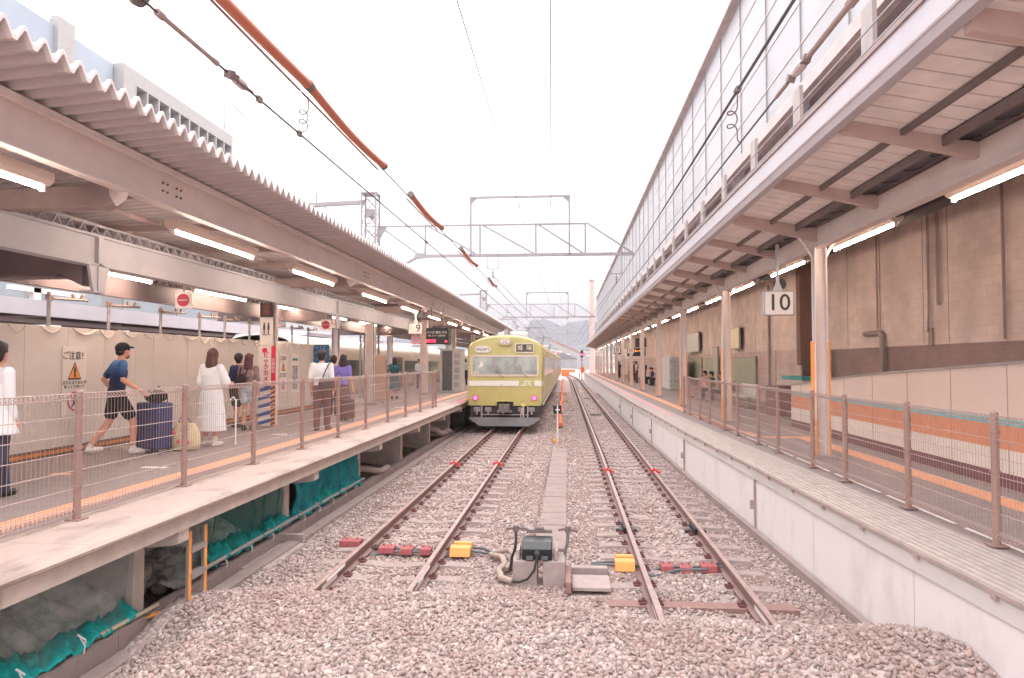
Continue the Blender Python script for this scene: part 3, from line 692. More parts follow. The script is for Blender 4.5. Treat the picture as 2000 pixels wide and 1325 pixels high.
for i, y in enumerate((10.4, 11.85, 13.45, 14.95, 16.1, 17.4, 18.8, 20.2, 21.5)):
    t2 = thing('scaffold_post', '%s scaffold post clamped along the hoarding top counted from the camera' % ORD[i], 'scaffold post', (-8.22, y, PL), 'scaffold posts behind the hoarding')
    b = MB(); b.tube([(-8.22, y, PL), (-8.22, y, 3.62)], .03, 8); b.build('post', m_galv, t2, smooth=True)
    b = MB(); b.tube([(-8.22, y-.05, 3.52), (-8.22, y+.9, 3.56)], .024, 8); b.build('arm', m_steelm, t2, smooth=True)
    b = MB(); b.obox((-8.22, y, 3.54), (.07, .07, .08)); b.obox((-8.22, y+.55, 3.59), (.035, .05, .10), (.3, 0, 0)); b.obox((-8.22, y+.75, 3.59), (.035, .05, .10), (-.3, 0, 0)); b.build('clamp', mat('brass_clamp', (164,140,124), .5, .4), t2)

# posters on the hoarding
def poster(y, w_, h_, zc, label, small=1.0):
    t = thing('warning_poster', label, 'poster', (-8.1, y, zc), 'warning posters on the hoarding')
    x = -8.105; b = MB(); b.box(x, x+.008, y-w_/2, y+w_/2, zc-h_/2, zc+h_/2); b.build('sheet', m_signw, t, bevel=.0)
    rot = (R(90), 0, R(90))
    textmesh('ご注意！', .145*small, (x+.012, y, zc+h_/2-.16*small), rot, m_ink, t)
    tz = zc+h_/2-.42*small; s = .125*small
    b = MB(); b.prismx([(y-s*1.25, tz-s), (y+s*1.25, tz-s), (y, tz+s*1.35)], x+.008, x+.012); tri = b.build('warning_triangle_edge', m_ink, t)
    s2 = s*.86; b = MB(); b.prismx([(y-s2*1.2, tz-s2*.92), (y+s2*1.2, tz-s2*.92), (y, tz+s2*1.25)], x+.012, x+.014); b.build('warning_triangle', m_orange, tri)
    textmesh('!', .21*small, (x+.016, y, tz-.01), rot, m_ink, t, bold=.01)
    textmesh('立ち止まらないで\nゆっくり歩いて', .07*small, (x+.012, y, zc-.0*small-.07), rot, m_ink, t)
    cz_ = zc-h_/2+.22*small; b = MB(); n = 28; r0, r1 = .125*small, .16*small
    vs = []
    for i in range(n): a = 2*math.pi*i/n; vs += [(x+.012, y+r0*math.cos(a), cz_+r0*math.sin(a)), (x+.012, y+r1*math.cos(a), cz_+r1*math.sin(a))]
    b._add(vs, [(2*i, 2*i+1, (2*i+3) % (2*n), (2*i+2) % (2*n)) for i in range(n)])
    b.bar((x+.013, y-.1*small, cz_+.1*small), (x+.013, y+.1*small, cz_-.1*small), .004, .03*small, up=(0, 1, 1)); b.build('prohibition_ring', mat('magenta_ink', (196,60,120), .6), t)
    b = MB(); b.ball((x+.01, y+.0, cz_+.085*small), (.004, .024*small, .024*small), 8, 6); b.bar((x+.011, y, cz_+.06*small), (x+.011, y-.01, cz_-.02*small), .004, .05*small, up=(0, 1, 0)); b.bar((x+.011, y-.01, cz_-.02*small), (x+.011, y-.06*small, cz_-.1*small), .004, .022*small, up=(0, 1, 0)); b.bar((x+.011, y-.01, cz_-.02*small), (x+.011, y+.05*small, cz_-.1*small), .004, .022*small, up=(0, 1, 0)); b.bar((x+.011, y-.07*small, cz_+.03*small), (x+.011, y+.07*small, cz_+.02*small), .004, .018*small, up=(0, 1, 0)); b.build('walking_figure', m_ink, t)
poster(10.85, .56, 1.12, 2.2, 'large white warning poster on the hoarding nearest the camera')
poster(19.3, .5, 1.1, 2.2, 'small white warning poster on the far end of the hoarding', .9)
t = thing('notice_sheet', 'grey notice sheet beside the far warning poster', 'poster', (-8.1, 20.2, 2.1))
b = MB(); b.box(-8.105, -8.095, 19.85, 20.45, 1.6, 2.75); b.build('sheet', m_signw, t)
b = MB(); b.box(-8.094, -8.09, 19.95, 20.35, 1.7, 2.4); b.build('print', mat('grey_print', (120,124,130), .7, c2=(190,184,180), scale=9), t)
b = MB(); b.box(-8.093, -8.089, 19.95, 20.35, 2.55, 2.62); b.build('heading', mat('teal_ink', (60,120,130), .6), t)
# blue patterned panel closing the hoarding end
t = thing('patterned_partition', 'blue and white patterned panel at the far end of the hoarding', 'partition', (-8.0, 21.7, PL))
b = MB(); b.box(-8.16, -7.62, 21.72, 21.76, PL+.02, PL+2.05); b.build('board', mat('panel_blue', (52,120,160), .6, c2=(36,96,140), scale=2), t)
b = MB()
for i in range(11):
    for j in range(5):
        z = PL+.16+.18*i; x = -8.1+.11*j+(.05 if i % 2 else 0)
        if x > -7.66: continue
        b._add([(x-.028, 21.714, z-.07), (x+.0, 21.714, z-.02), (x+.03, 21.714, z+.07), (x+.0, 21.714, z+.03)], [(0, 1, 2, 3)])
b.build('leaf_pattern', m_signw, t)
# ================================================================== RIGHT PLATFORM
t = thing('station_platform', 'right platform with a white painted side wall and ribbed edge strip', 'platform', (4, 0, 0))
ye = list(np.arange(-3, 30, 1.0))+list(np.arange(30, 113, 4.0))
b = MB(); b.sweep([(.02, PR-.02), (.02, -.5), (5.8, -.5), (5.8, PR)][:0] or [(0.30, -.5), (.30, PR-.03), (9.0, PR-.03), (9.0, -.5)], [(EX(y), y) for y in ye]); b.build('deck_base', m_conc2, t)
v = []; f = []
for y in ye: v += [(EX(y)+.5, y, PR), (8.6, y, PR)]
f = [(2*i, 2*i+1, 2*i+3, 2*i+2) for i in range(len(ye)-1)]
me = bpy.data.meshes.new('deck'); me.from_pydata(v, [], f); me.update(); link('deck', me, m_asph, t)
b = MB()
for y0 in np.arange(-3, 112, 2.4):
    y1 = y0+2.385; b._add([(EX(y0)+dx, y0, z) for dx, z in ((.03, -.4), (.03, PR-.22), (.29, -.4), (.29, PR-.22))]+[(EX(y1)+dx, y1, z) for dx, z in ((.03, -.4), (.03, PR-.22), (.29, -.4), (.29, PR-.22))], [(0, 4, 5, 1), (2, 3, 7, 6), (1, 5, 7, 3), (0, 1, 3, 2), (4, 6, 7, 5)])
b.build('side_wall', m_whitew, t)
b = MB(); b.sweep([(.0, PR-.025), (.0, PR-.21), (.03, PR-.225), (.32, PR-.22), (.32, PR-.03)], [(EX(y), y) for y in ye]); b.build('coping_face', mat('coping_white', (196,190,188), .6, c2=(182,176,172), scale=1.5, lo=.5, hi=.7, stretch=(1,.4,1)), t)
b = MB(); b.sweep([(-.025, PR-.012), (-.025, PR-.045), (.01, PR-.045), (.01, PR-.012)], [(EX(y), y) for y in ye])
for k in range(40): y = 1.2+1.05*k; b.box(EX(y)-.03, EX(y)-.0, y-.03, y+.03, PR-.085, PR-.04)
b.build('edge_angle', m_steelm, t)
# ribbed edge strip : ribs run along the platform
pr = [(0, PR-.03)]
for k in range(9):
    x = .0+.077*k; pr += [(x+.002, PR+.006), (x+.050, PR+.006), (x+.053, PR-.018), (x+.074, PR-.018)]
pr += [(.70, PR+.005), (.70, PR-.03)]
b = MB(); b.sweep(pr, [(EX(y)-.01, y) for y in ye]); b.build('ribbed_strip', mat('ribbed_concrete', (172,160,154), .85, var=.1, scale=6), t)
tac = [(5.15, -3), (5.15, 15.6)]
b = MB(); b.sweep([(-.15, PR+.006), (-.15, PR), (.15, PR), (.15, PR+.006)], tac); b.box(4.3, 5.3, 15.6, 15.9, PR, PR+.006); b.box(4.0, 4.3, 15.9, 16.9, PR, PR+.006); b.sweep([(-.15, PR+.006), (-.15, PR), (.15, PR), (.15, PR+.006)], [(4.05, 16.9), (4.0, 40), (3.95, 112)]); b.build('tactile_line', m_tact, t)
b = MB(); b.sweep([(-.05, PR+.012), (-.05, PR), (.05, PR), (.05, PR+.012)], [(EX(y)+.46, y) for y in np.arange(22, 100, 4.0)]); b.build('pink_line', m_pinkline, t)
b = MB()
for k in range(12): y = -1+1.7*k; b.box(3.93, 3.98, y, y+1.5, PR, PR+.006)
b.build('white_line', m_white, t)
for y in (5.05, 11.45, 17.3, 23.3, 29.5, 36):       # rusty posts set in the side wall joints
    b = MB(); x = EX(y); b.box(x+.0, x+.028, y-.022, y+.022, -.3, PR-.22); b.obox((x-.03, y, PR-.62), (.06, .05, .14)); b.build('joint_post', m_steelm, t)
b = MB(); b.sweep([(-.05, -.13), (-.05, -.4), (.03, -.4), (.03, -.13)], [(EX(y)-.03, y) for y in np.arange(6.4, 60, 1.0)]); tag(b.build('kerb_strip', m_conc), 'low dirty concrete kerb along the foot of the white wall', kind='structure')

# ramp balustrade wall with stripes
t = thing('striped_ramp_wall', 'pale ramp wall with turquoise and orange stripes on the right platform', 'wall', (5.75, 10, PR))
top = [(3, 2.95), (5, 2.80), (9.26, 2.49), (12.99, 2.30), (14.4, 2.22), (18.45, 1.91)]
def strip(z0, z1, m, nm, x0=5.75, ys_=None, off=0):
    b = MB(); pts = ys_
    b.prismx([(a, z0) for a in (3, 18.45)]+[(18.45, z1), (3, z1)], x0-off, x0+.22); b.build(nm, m, t)
b = MB(); b.prismx([(3, PR+.90), (18.45, PR+.90)]+[(y, z) for y, z in top[::-1]], 5.75, 5.97); b.build('upper_panel', mat('ramp_cream', (204,186,174), .7, var=.03, scale=1), t)
b = MB(); top2 = [(y, z+.03) for y, z in top]; b.prismx([(y, z+.001) for y, z in top]+top2[::-1], 5.73, 5.99); b.build('top_rail', m_galv, t)
strip(PR+.82, PR+.899, mat('stripe_blue', (100,180,188), .6), 'turquoise_stripe', off=.002)
strip(PR+.50, PR+.819, mat('stripe_orange', (200,134,100), .65, var=.06), 'orange_stripe', off=.003)
strip(PR+.19, PR+.499, mat('stripe_cream', (212,200,190), .65, var=.04), 'cream_panel')
strip(PR, PR+.189, mat('stripe_maroon', (112,74,74), .7, var=.1), 'maroon_base', off=.004)
b = MB()
for k in range(11): y = 4.2+1.35*k; b.box(5.744, 5.75, y, y+.008, PR+.19, interp(top, y))
b.build('panel_joints', m_steelm, t)

# back wall of concrete blocks
def blockmat(name, c, mortar, rough=.9, sc=1.0):
    m = bpy.data.materials.new(name); m.use_nodes = True; t_ = m.node_tree; n = t_.nodes; l = t_.links; b_ = n['Principled BSDF']; b_.inputs['Roughness'].default_value = rough
    tc = n.new('ShaderNodeTexCoord'); sp = n.new('ShaderNodeSeparateXYZ'); l.new(tc.outputs['Object'], sp.inputs[0]); cb = n.new('ShaderNodeCombineXYZ')
    ad = n.new('ShaderNodeMath'); ad.operation = 'ADD'; l.new(sp.outputs['X'], ad.inputs[0]); l.new(sp.outputs['Y'], ad.inputs[1])
    l.new(ad.outputs[0], cb.inputs[0]); l.new(sp.outputs['Z'], cb.inputs[1])
    br = n.new('ShaderNodeTexBrick'); br.inputs['Scale'].default_value = sc; br.inputs['Brick Width'].default_value = .4; br.inputs['Row Height'].default_value = .2; br.inputs['Mortar Size'].default_value = .006
    c1 = col(*c); br.inputs['Color1'].default_value = tuple(v*.94 for v in c1[:3])+(1,); br.inputs['Color2'].default_value = tuple(v*1.05 for v in c1[:3])+(1,); br.inputs['Mortar'].default_value = col(*mortar)
    l.new(cb.outputs[0], br.inputs['Vector'])
    nz = n.new('ShaderNodeTexNoise'); nz.inputs['Scale'].default_value = .8; nz.inputs['Detail'].default_value = 6; l.new(tc.outputs['Object'], nz.inputs['Vector'])
    mr = n.new('ShaderNodeMapRange'); mr.inputs['From Min'].default_value = .3; mr.inputs['From Max'].default_value = .7; mr.inputs['To Min'].default_value = .80; mr.inputs['To Max'].default_value = 1.1; l.new(nz.outputs['Fac'], mr.inputs['Value'])
    vm = n.new('ShaderNodeVectorMath'); vm.operation = 'SCALE'; l.new(br.outputs['Color'], vm.inputs[0]); l.new(mr.outputs[0], vm.inputs['Scale']); l.new(vm.outputs[0], b_.inputs['Base Color'])
    bp = n.new('ShaderNodeBump'); bp.inputs['Strength'].default_value = .3; bp.inputs['Distance'].default_value = .01; bp.invert = True; l.new(br.outputs['Fac'], bp.inputs['Height']); l.new(bp.outputs[0], b_.inputs['Normal'])
    return m
m_block = blockmat('concrete_block_wall', (220,202,193), (205,188,179))
m_tile = blockmat('brown_tile_wall', (152,128,124), (134,112,108), .7, 2.2)
t = thing('station_building_wall', 'long brown block wall of the station building behind the right platform', 'wall', (8.5, 12, PR))
b = MB(); b.box(8.5, 8.9, -2, 24.7, 2.91, 6.49); b.build('block_facing', m_block, t)
b = MB(); b.box(8.52, 8.9, -2, 24.7, PR, 2.91); b.build('tiled_base', m_tile, t)
b = MB(); b.box(7.92, 8.9, 24.7, 112, 2.95, 6.49); b.build('block_facing', m_block, t)
b = MB(); b.box(7.94, 8.9, 24.72, 112, PR, 2.95); b.build('lower_wall', blockmat('lower_block', (200,182,174), (176,159,151)), t)
b = MB(); b.box(7.90, 8.5, 24.3, 24.69, PR, 6.4); b.build('end_pier', mat('brown_wall', (128,98,88), .8, var=.1, scale=4, stretch=(6,1,.3)), t)
b = MB(); b.box(7.9, 7.96, 27.2, 27.6, PR, 2.95); b.box(7.86, 7.92, 24.2, 24.6, PR, 2.4); b.build('pilaster', m_pier, t)
b = MB()
for y in (9.2, 12.6, 16.2, 17.3, 19.6, 21.8, 27.5, 30, 33, 40, 47): b.box((8.49 if y < 24 else 7.91), 8.6, y, y+.012, 2.95, 6.3)
b.build('expansion_joint', m_steelm, t)
b = MB(); b.box(8.44, 8.5, 16.85, 17.0, 2.9, 3.3); b.build('conduit_box', m_steelm, t)
def pipe(pts, r, label, m=m_steelm, name='wall_pipe', grp=None):
    b = MB(); b.tube(pts, r, 8); return tag(b.build(name, m, None, smooth=True), label, 'pipe', grp)
pipe([(8.42, 14.1, 6.2), (8.42, 14.1, 2.95)], .03, 'brown vertical pipe on the block wall, second from the right edge', grp='pipes on the block wall')
pipe([(8.42, 16.5, 6.2), (8.42, 16.5, 3.9), (8.44, 16.5, 3.8)], .035, 'brown pipe ending halfway down the block wall', grp='pipes on the block wall')
pipe([(8.42, 16.9, 6.2), (8.42, 16.9, 3.7), (8.42, 16.95, 3.2)], .03, 'thin brown pipe dropping to a small box on the block wall', grp='pipes on the block wall')
pipe([(8.4, 20.4, 3.3), (8.4, 19.4, 3.3), (8.4, 19.3, 3.2), (8.4, 19.3, PR)], .07, 'thick brown elbow pipe coming down the tiled base', grp='pipes on the block wall')
pipe([(8.42, 19.6, 6.2), (8.42, 19.6, 3.4)], .025, 'slim vertical pipe above the elbow pipe', grp='pipes on the block wall')
pipe([(8.42, 23.0, 2.85), (8.42, 23.0, PR)], .05, 'pale vertical pipe beside the brown pier', m_galv, grp='pipes on the block wall')
pipe([(7.85, 27.8, 5.5), (7.85, 27.8, PR)], .05, 'brown drain pipe on the wall near the green windows', grp='pipes on the block wall')

# things along the right wall
def wallbox(name, cat, label, x, y0, y1, z0, z1, frame, panem, mull=0, th=.08, hm=None):
    t = thing(name, label, cat, (x, (y0+y1)/2, z0))
    b = MB(); b.box(x-th, x, y0, y1, z0, z1); b.build('casing', frame, t, bevel=.008)
    n = max(1, mull)
    for k in range(n):
        a = y0+.04+(y1-y0-.08)*k/n; c = y0+.04+(y1-y0-.08)*(k+1)/n-.03
        b = MB(); b.box(x-th-.004, x-th+.002, a, c, z0+.05, z1-.05); b.build('panel', panem, t)
    return t
m_green = mat('pale_green_shutter', (166,172,150), .6, var=.06)
wallbox('shutter_window', 'window', 'pale green shuttered window nearest the brown pier', 7.92, 29.8, 34.0, PR+.6, 2.75, m_steelm, m_green, 5)
wallbox('shutter_window', 'window', 'pale green shuttered window behind the standing map board', 7.92, 37.0, 40.5, PR+.4, 2.75, m_steelm, m_green, 4)
wallbox('shutter_window', 'window', 'pale green shuttered window next to the white locker', 7.92, 41.5, 49, PR+.5, 2.8, m_steelm, m_green, 8)
wallbox('map_board', 'board', 'glossy notice board with white heading on the right wall', 7.6, 35.6, 36.8, PR+.5, 3.3, m_steelm, mat('map_print', (170,170,160), .3, c2=(150,160,140), scale=3), 1)
wallbox('wall_poster', 'poster', 'yellow and white poster case on the right wall', 7.75, 31.8, 33.4, 3.1, 4.1, m_galv, mat('yellow_poster', (224,206,140), .5, c2=(214,208,196), scale=1.2), 1)
wallbox('timetable_case', 'timetable', 'row of three timetable cases on the right wall', 7.75, 41.5, 45.5, 3.1, 4.3, m_galv, mat('timetable_print', (206,206,196), .5, c2=(180,184,178), scale=6), 3)

# locker, benches
t = thing('coin_locker', 'tall white locker cabinet standing on the right platform', 'locker', (6.7, 43, PR))
b = MB(); b.box(6.2, 7.3, 43, 46.5, PR, PR+2.0); b.build('cabinet', mat('locker_white', (198,200,196), .4, var=.03), t, bevel=.02)
b = MB()
for i in range(4):
    for j in range(3): b.box(6.24+.26*i, 6.47+.26*i, 42.985, 42.99, PR+.15+.6*j, PR+.68+.6*j)
b.build('locker_doors', mat('locker_door', (182,186,186), .4), t)
b = MB()
for i in range(4):
    for j in range(3): b.box(6.28+.26*i, 6.31+.26*i, 42.96, 42.985, PR+.45+.6*j, PR+.55+.6*j)
b.build('lock_knobs', m_steeld, t)
def bench(x, y, lab, m):
    t = thing('bench_seat', lab, 'bench', (x, y, PR), 'benches on the right platform')
    for k in range(4):
        yy_ = y+.52*k; b = MB(); b.obox((x, yy_, PR+.42), (.44, .44, .05), (0, .06, 0)); b.obox((x+.24, yy_, PR+.66), (.05, .44, .42), (0, -.2, 0)); b.build('seat_shell', m, t, bevel=.015)
    for yy_ in (y, y+1.55): b = MB(); b.box(x-.18, x+.22, yy_-.02, yy_+.02, PR, PR+.03); b.tube([(x, yy_, PR), (x, yy_, PR+.4)], .02, 6); b.build('leg', m_steeld, t)
    b = MB(); b.tube([(x, y-.2, PR+.38), (x, y+1.75, PR+.38)], .025, 6); b.build('beam', m_steeld, t)
bench(6.4, 25.2, 'pale grey bench seats behind the right fence', mat('bench_white', (205,205,200), .4))
bench(6.6, 49, 'dark bench seats beyond the white locker', mat('bench_dark', (70,72,78), .4))
bench(6.6, 53.5, 'dark bench seats farthest along the right platform', mat('bench_dark', (70,72,78), .4))
b = MB(); b.box(6.3, 7.3, 21.8, 22.8, PR, PR+.92); tag(b.build('litter_bin', mat('bin_brown', (120,90,84), .6), None, bevel=.03), 'brown waist high box standing behind the right fence', 'bin')
b = MB(); b.box(7.2, 7.8, 22, 24, PR, PR+1.1); b.mi = 1; b.box(7.18, 7.82, 21.98, 24.02, PR+1.1, PR+1.2); tag(b.build('counter', [m_pier, mat('counter_teal', (70,150,150), .6)], None), 'low counter with a teal top beside the brown pier', 'counter')

# ================================================================== RIGHT CANOPY
t = thing('platform_canopy', 'right canopy with orange wrapped columns, boarded ceiling and pale eave', 'canopy', (4.4, 0, PR))
RY0, RY1 = 1.0, 112
b = MB(); b.prism([(2.84, 5.0), (2.95, 5.0), (2.95, 5.36), (2.80, 5.36), (2.80, 5.08)], RY0, RY1); b.build('eave_fascia', m_whitef, t)
b = MB(); b.box(2.795, 2.80, RY0, RY1, 5.075, 5.10); b.box(2.78, 2.80, RY0, RY1, 5.33, 5.38); b.tube([(2.90, RY0, 5.39), (2.90, RY1, 5.39)], .02, 6); b.build('drip_line', m_steelm, t)
roofz = lambda x: 5.12-(x-2.95)*.2 if x < 4.5 else 4.81+(x-4.5)*.1
b = MB(); b.prism([(2.95, 5.17), (4.5, 4.86), (4.62, 4.90), (4.72, 6.5), (9.2, 6.5), (9.2, 6.58), (4.64, 6.58), (4.5, 4.93), (2.95, 5.25)], RY0, RY1); b.build('roof', m_steelm, t)
b = MB(); y = RY0
while y < RY1:
    for (xa, xb) in ((2.96, 3.98),):
        b._add([(xa, y, roofz(xa)), (xb, y, roofz(xb)), (xb, y+.268, roofz(xb)), (xa, y+.268, roofz(xa)), (xa, y, roofz(xa)+.03), (xb, y, roofz(xb)+.03), (xb, y+.268, roofz(xb)+.03), (xa, y+.268, roofz(xa)+.03)], [(0,3,2,1),(4,5,6,7),(0,1,5,4),(1,2,6,5),(2,3,7,6),(3,0,4,7)])
    y += .296
b.build('ceiling_boards', m_board, t)
b = MB(); b.box(4.0, 4.32, RY0, RY1, 4.87, 4.88)
for k in range(int((RY1-2)/.6)):
    y = 1.5+.6*k; b.bar((4.02, y, 4.855), (4.18, y+.14, 4.855), .012, .012); b.bar((4.18, y+.14, 4.855), (4.3, y, 4.855), .012, .012)
b.build('dark_gutter', mat('gutter_dark', (62,58,66), .4, .2, var=.1), t)
b = MB()
for x in (3.58,): b.box(x-.022, x+.022, RY0, RY1, roofz(x)-.07, roofz(x)-.002)
b.box(3.98, 4.02, RY0, RY1, 4.80, 4.9); b.build('purlin', m_steeld, t)
b = MB(); b.box(4.36, 4.46, RY0, RY1, 4.52, 4.84); b.box(4.33, 4.49, RY0, RY1, 4.50, 4.52); b.build('main_beam', m_pink, t)
b = MB(); b.box(5.0, 5.3, RY0, RY1, 4.68, 4.72)
for q in range(6): b.tube([(4.70+.04*q, RY0, 4.66+.03*(q % 2))]+[(4.70+.04*q+.02*math.sin(k*1.3+q), RY0+3*k, 4.66+.03*((q+k) % 2)) for k in range(1, 37)], .015, 5)
b.build('cable_tray', mat('cable_dark', (64,58,58), .6), t)
YC = [12.5+7.19*k for k in range(-1, 14)]
k = 0; y = 12.5-2.397*4
while y < RY1-1:
    col_ = any(abs(y-c) < .2 for c in YC); xe = 4.36 if not col_ else 4.36; d = .13 if not col_ else .18
    b = MB(); z1 = roofz(2.96)-.002; z2 = roofz(xe)-.002
    b._add([(2.96, y-.05, z1-d), (xe, y-.05, z2-d-.04), (xe, y+.05, z2-d-.04), (2.96, y+.05, z1-d), (2.96, y-.05, z1), (xe, y-.05, z2), (xe, y+.05, z2), (2.96, y+.05, z1)], [(0,3,2,1),(4,5,6,7),(0,1,5,4),(1,2,6,5),(2,3,7,6),(3,0,4,7)])
    b.build('rafter', mat('rafter_pink', (190,168,161), .6, var=.06), t); y += 2.397
for i, y in enumerate(YC):
    if y < 6: continue
    b = MB(); b.box(4.30, 4.50, y-.012, y+.012, PR, 4.5); b.box(4.30, 4.315, y-.1, y+.1, PR, 4.5); b.box(4.485, 4.50, y-.1, y+.1, PR, 4.5); c_ = b.build('column', m_pink, t)
    top_ = PR+(2.02 if i < 9 else 1.3)
    b = MB(); b.box(4.27, 4.305, y-.115, y+.115, PR+.05, top_); b.box(4.495, 4.53, y-.115, y+.115, PR+.05, top_); b.build('orange_wrap', m_orange, c_, bevel=.01)
    b = MB(); b.box(4.22, 4.58, y-.18, y+.18, PR, PR+.04); b.build('base_plate', m_conc2, c_)
    b = MB(); b.tube([(4.05, y, 4.70), (4.15, y, 4.58), (4.28, y, 4.35)], .025, 6); b.tube([(4.72, y, 4.66), (4.62, y, 4.55), (4.52, y, 4.35)], .025, 6)
    b.tube([(4.29, y-.13, 4.5), (4.27, y-.13, 1.5)], .016, 5); b.build('brace', m_pink, c_)
    b = MB(); b.box(3.0, 4.3, y-.02, y+.02, 4.97, 5.02)
b = MB()
y = 3.0
while y < 86:      # stub posts standing on the eave up to the screen
    b.box(3.35, 3.40, y, y+.30, 5.3, 6.5); b.bar((2.95, y+.15, 5.5), (3.6, y+.15, 6.0), .05, .08); y += 2.397
b.build('screen_posts', mat('post_offwhite', (170,160,156), .5), t)
b = MB(); b.tube([(3.1, 1, 5.72), (3.1, 86, 5.72)], .012, 5); b.tube([(3.12, 1, 5.95), (3.12, 86, 5.95)], .010, 5); b.build('wire_run', m_galv, t)

# glazed screen above the canopy
t = thing('glazed_screen', 'tall translucent panelled screen rising above the right canopy', 'screen', (3.65, 0, 6.4))
m_frost = mat('frosted_panel', (176,176,179), .35, c2=(160,160,164), scale=.5, lo=.4, hi=.7)
GZ0, GZ1 = 6.8, 10.2; rows = 5; pit = 1.86; nb = int(88/pit)
b = MB(); b.box(3.66, 3.70, -2, -2+pit*nb, GZ0, GZ1); b.build('panel_glass', m_frost, t)
b = MB()
for r in range(rows+1): z = GZ0+(GZ1-GZ0)*r/rows; h_ = .032 if r not in (0, rows) else .09; b.box(3.648, 3.66, -2, -2+pit*nb, z-h_/2, z+h_/2)
b.build('horizontal_rails', mat('mullion_pink', (206,198,198), .5), t)
b = MB()
for k in range(nb+1): y = -2+pit*k; b.box(3.635, 3.662, y-.007, y+.007, GZ0, GZ1)
b.build('vertical_joints', m_galv, t)
b = MB(); b.box(3.55, 3.75, -2, -2+pit*nb, GZ0-.25, GZ0-.05); b.box(3.5, 3.75, -2, -2+pit*nb, GZ1, GZ1+.12); b.build('edge_channel', mat('channel_pale', (200,186,182), .5), t)
b = MB()
for k in range(20): y = -1+4.4*k; b.box(3.9, 4.15, y, y+.25, 5.3, GZ1); b.bar((3.9, y+.1, 7), (8.4, y+.1, 7), .12, .2)
b.build('steel_frame', m_whitef, t)
b = MB(); b.box(4.3, 8.8, -2, 86, 6.62, 6.7); b.box(4.2, 4.3, -2, 86, 5.3, 7.5); b.build('rear_roof', mat('rear_mauve', (150,128,124), .7), t)
b = MB(); b.box(8.8, 9.2, -2, 86, 5.2, 9.6); b.build('upper_wall', m_whitef, t)

# ================================================================== LIGHTS
def lamp_proto(nm):
    t = thing('tube_light', nm, 'ceiling light', (0, 0, 0))
    b = MB(); b.prism([(-.10, .13), (-.10, .05), (-.05, .0), (.05, .0), (.10, .05), (.10, .13)][::-1], -1.22, 1.22); b.build('housing', m_hous, t)
    b = MB(); b.tube([(0, -1.17, -.03), (0, 1.17, -.03)], .017, 8); b.build('tube', m_tube, t)
    for y in (-1.185, 1.185): b = MB(); b.box(-.025, .025, y-.015, y+.015, -.06, .0); b.build('socket', m_white, t)
    return t
pL = lamp_proto('x'); ysL = [5.4, 10.11, 14.15, 18.75, 23.0, 27.35, 31.7, 36.05, 40.4, 44.75, 49.1, 53.5, 58, 62.3]
for i, y in enumerate(ysL):
    o = pL if i == 0 else copy_tree(pL); setloc(o, (-5.3, y, 4.29)); o['label'] = '%s lit tube light under the left canopy, counted from the camera' % ORD[i]; o['group'] = 'tube lights under the left canopy'
pR = lamp_proto('x')
for i in range(26):
    y = 8.0+3.92*i
    o = pR if i == 0 else copy_tree(pR); setloc(o, (4.9, y, 4.59)); o['label'] = '%s lit tube light under the right canopy, counted from the camera' % ORD[i]; o['group'] = 'tube lights under the right canopy'
pB = lamp_proto('x')
for i in range(6):
    o = pB if i == 0 else copy_tree(pB); setloc(o, (-7.9, 11.4+3.9*i, 4.05)); o['label'] = '%s tube light of the back row seen below the grey beam of the left canopy' % ORD[i]; o['group'] = 'tube lights of the back row'

# ================================================================== LEFT CANOPY
t = thing('platform_canopy', 'left canopy with corrugated roof, pink edge beam and grey inner beam', 'canopy', (-6.7, 0, PL))
CY0, CY1 = 1.0, 76
def corr(x0, x1, zf, y0, y1, pit=.205, amp=.055, th=.012):
    v = []; f = []; n = int((y1-y0)/pit); ys_ = []
    shape = [(0, -1), (.10, -1), (.45, 1), (.55, 1), (.90, -1)]
    prof = []
    for k in range(n):
        for u, s in shape: prof.append((y0+(k+u)*pit, s*amp))
    m_ = len(prof)
    for x in (x0, x1):
        for (y, dz) in prof: v.append((x, y, zf(x)+dz))
        for (y, dz) in prof: v.append((x, y, zf(x)+dz+th))
    for i in range(m_-1):
        f += [(i, i+1, 2*m_+i+1, 2*m_+i), (m_+i+1, m_+i, 3*m_+i, 3*m_+i+1), (i, m_+i, m_+i+1, i+1), (2*m_+i, 2*m_+i+1, 3*m_+i+1, 3*m_+i)]
    me = bpy.data.meshes.new('corr'); me.from_pydata(v, [], f); me.update(); return me
zf = lambda x: 5.02-(abs(x)-4.2)*.07
link('corrugated_roof', corr(-9.6, -4.235, zf, CY0, CY1), m_corr, t); link('eave_lit_edge', corr(-4.235, -4.19, lambda x: zf(x)-.004, CY0, CY1, th=.04), mat('eave_lit_white', (206,196,194), .5, var=.04), t)  # roof end strip coloured paler so the edge looks lit
b = MB(); b.box(-5.10, -5.0, CY0, CY1, 4.47, 4.86); b.box(-5.10, -4.96, CY0, CY1, 4.44, 4.468); b.box(-5.16, -4.88, CY0, CY1, 4.86, 4.90); b.box(-4.93, -4.90, CY0, CY1, 4.83, 4.858); b.build('pink_edge_beam', m_pink, t)
b = MB()
for y in (8.35, 16.9, 25.5, 34):
    for i in range(4):
        for j in range(2): b.tube([(-4.985, y-.2+.1*i+.1*(i > 1), 4.62+.1*j), (-4.97, y-.2+.1*i+.1*(i > 1), 4.62+.1*j)], .016, 6)
b.build('beam_bolts', m_steeld, t)
b = MB(); b.box(-6.74, -6.66, CY0, 31, 3.90, 4.27); b.box(-6.80, -6.60, CY0, 31, 3.86, 3.895); b.box(-6.80, -6.60, CY0, 31, 4.27, 4.305); b.build('grey_inner_beam', m_grayb, t)
b = MB()
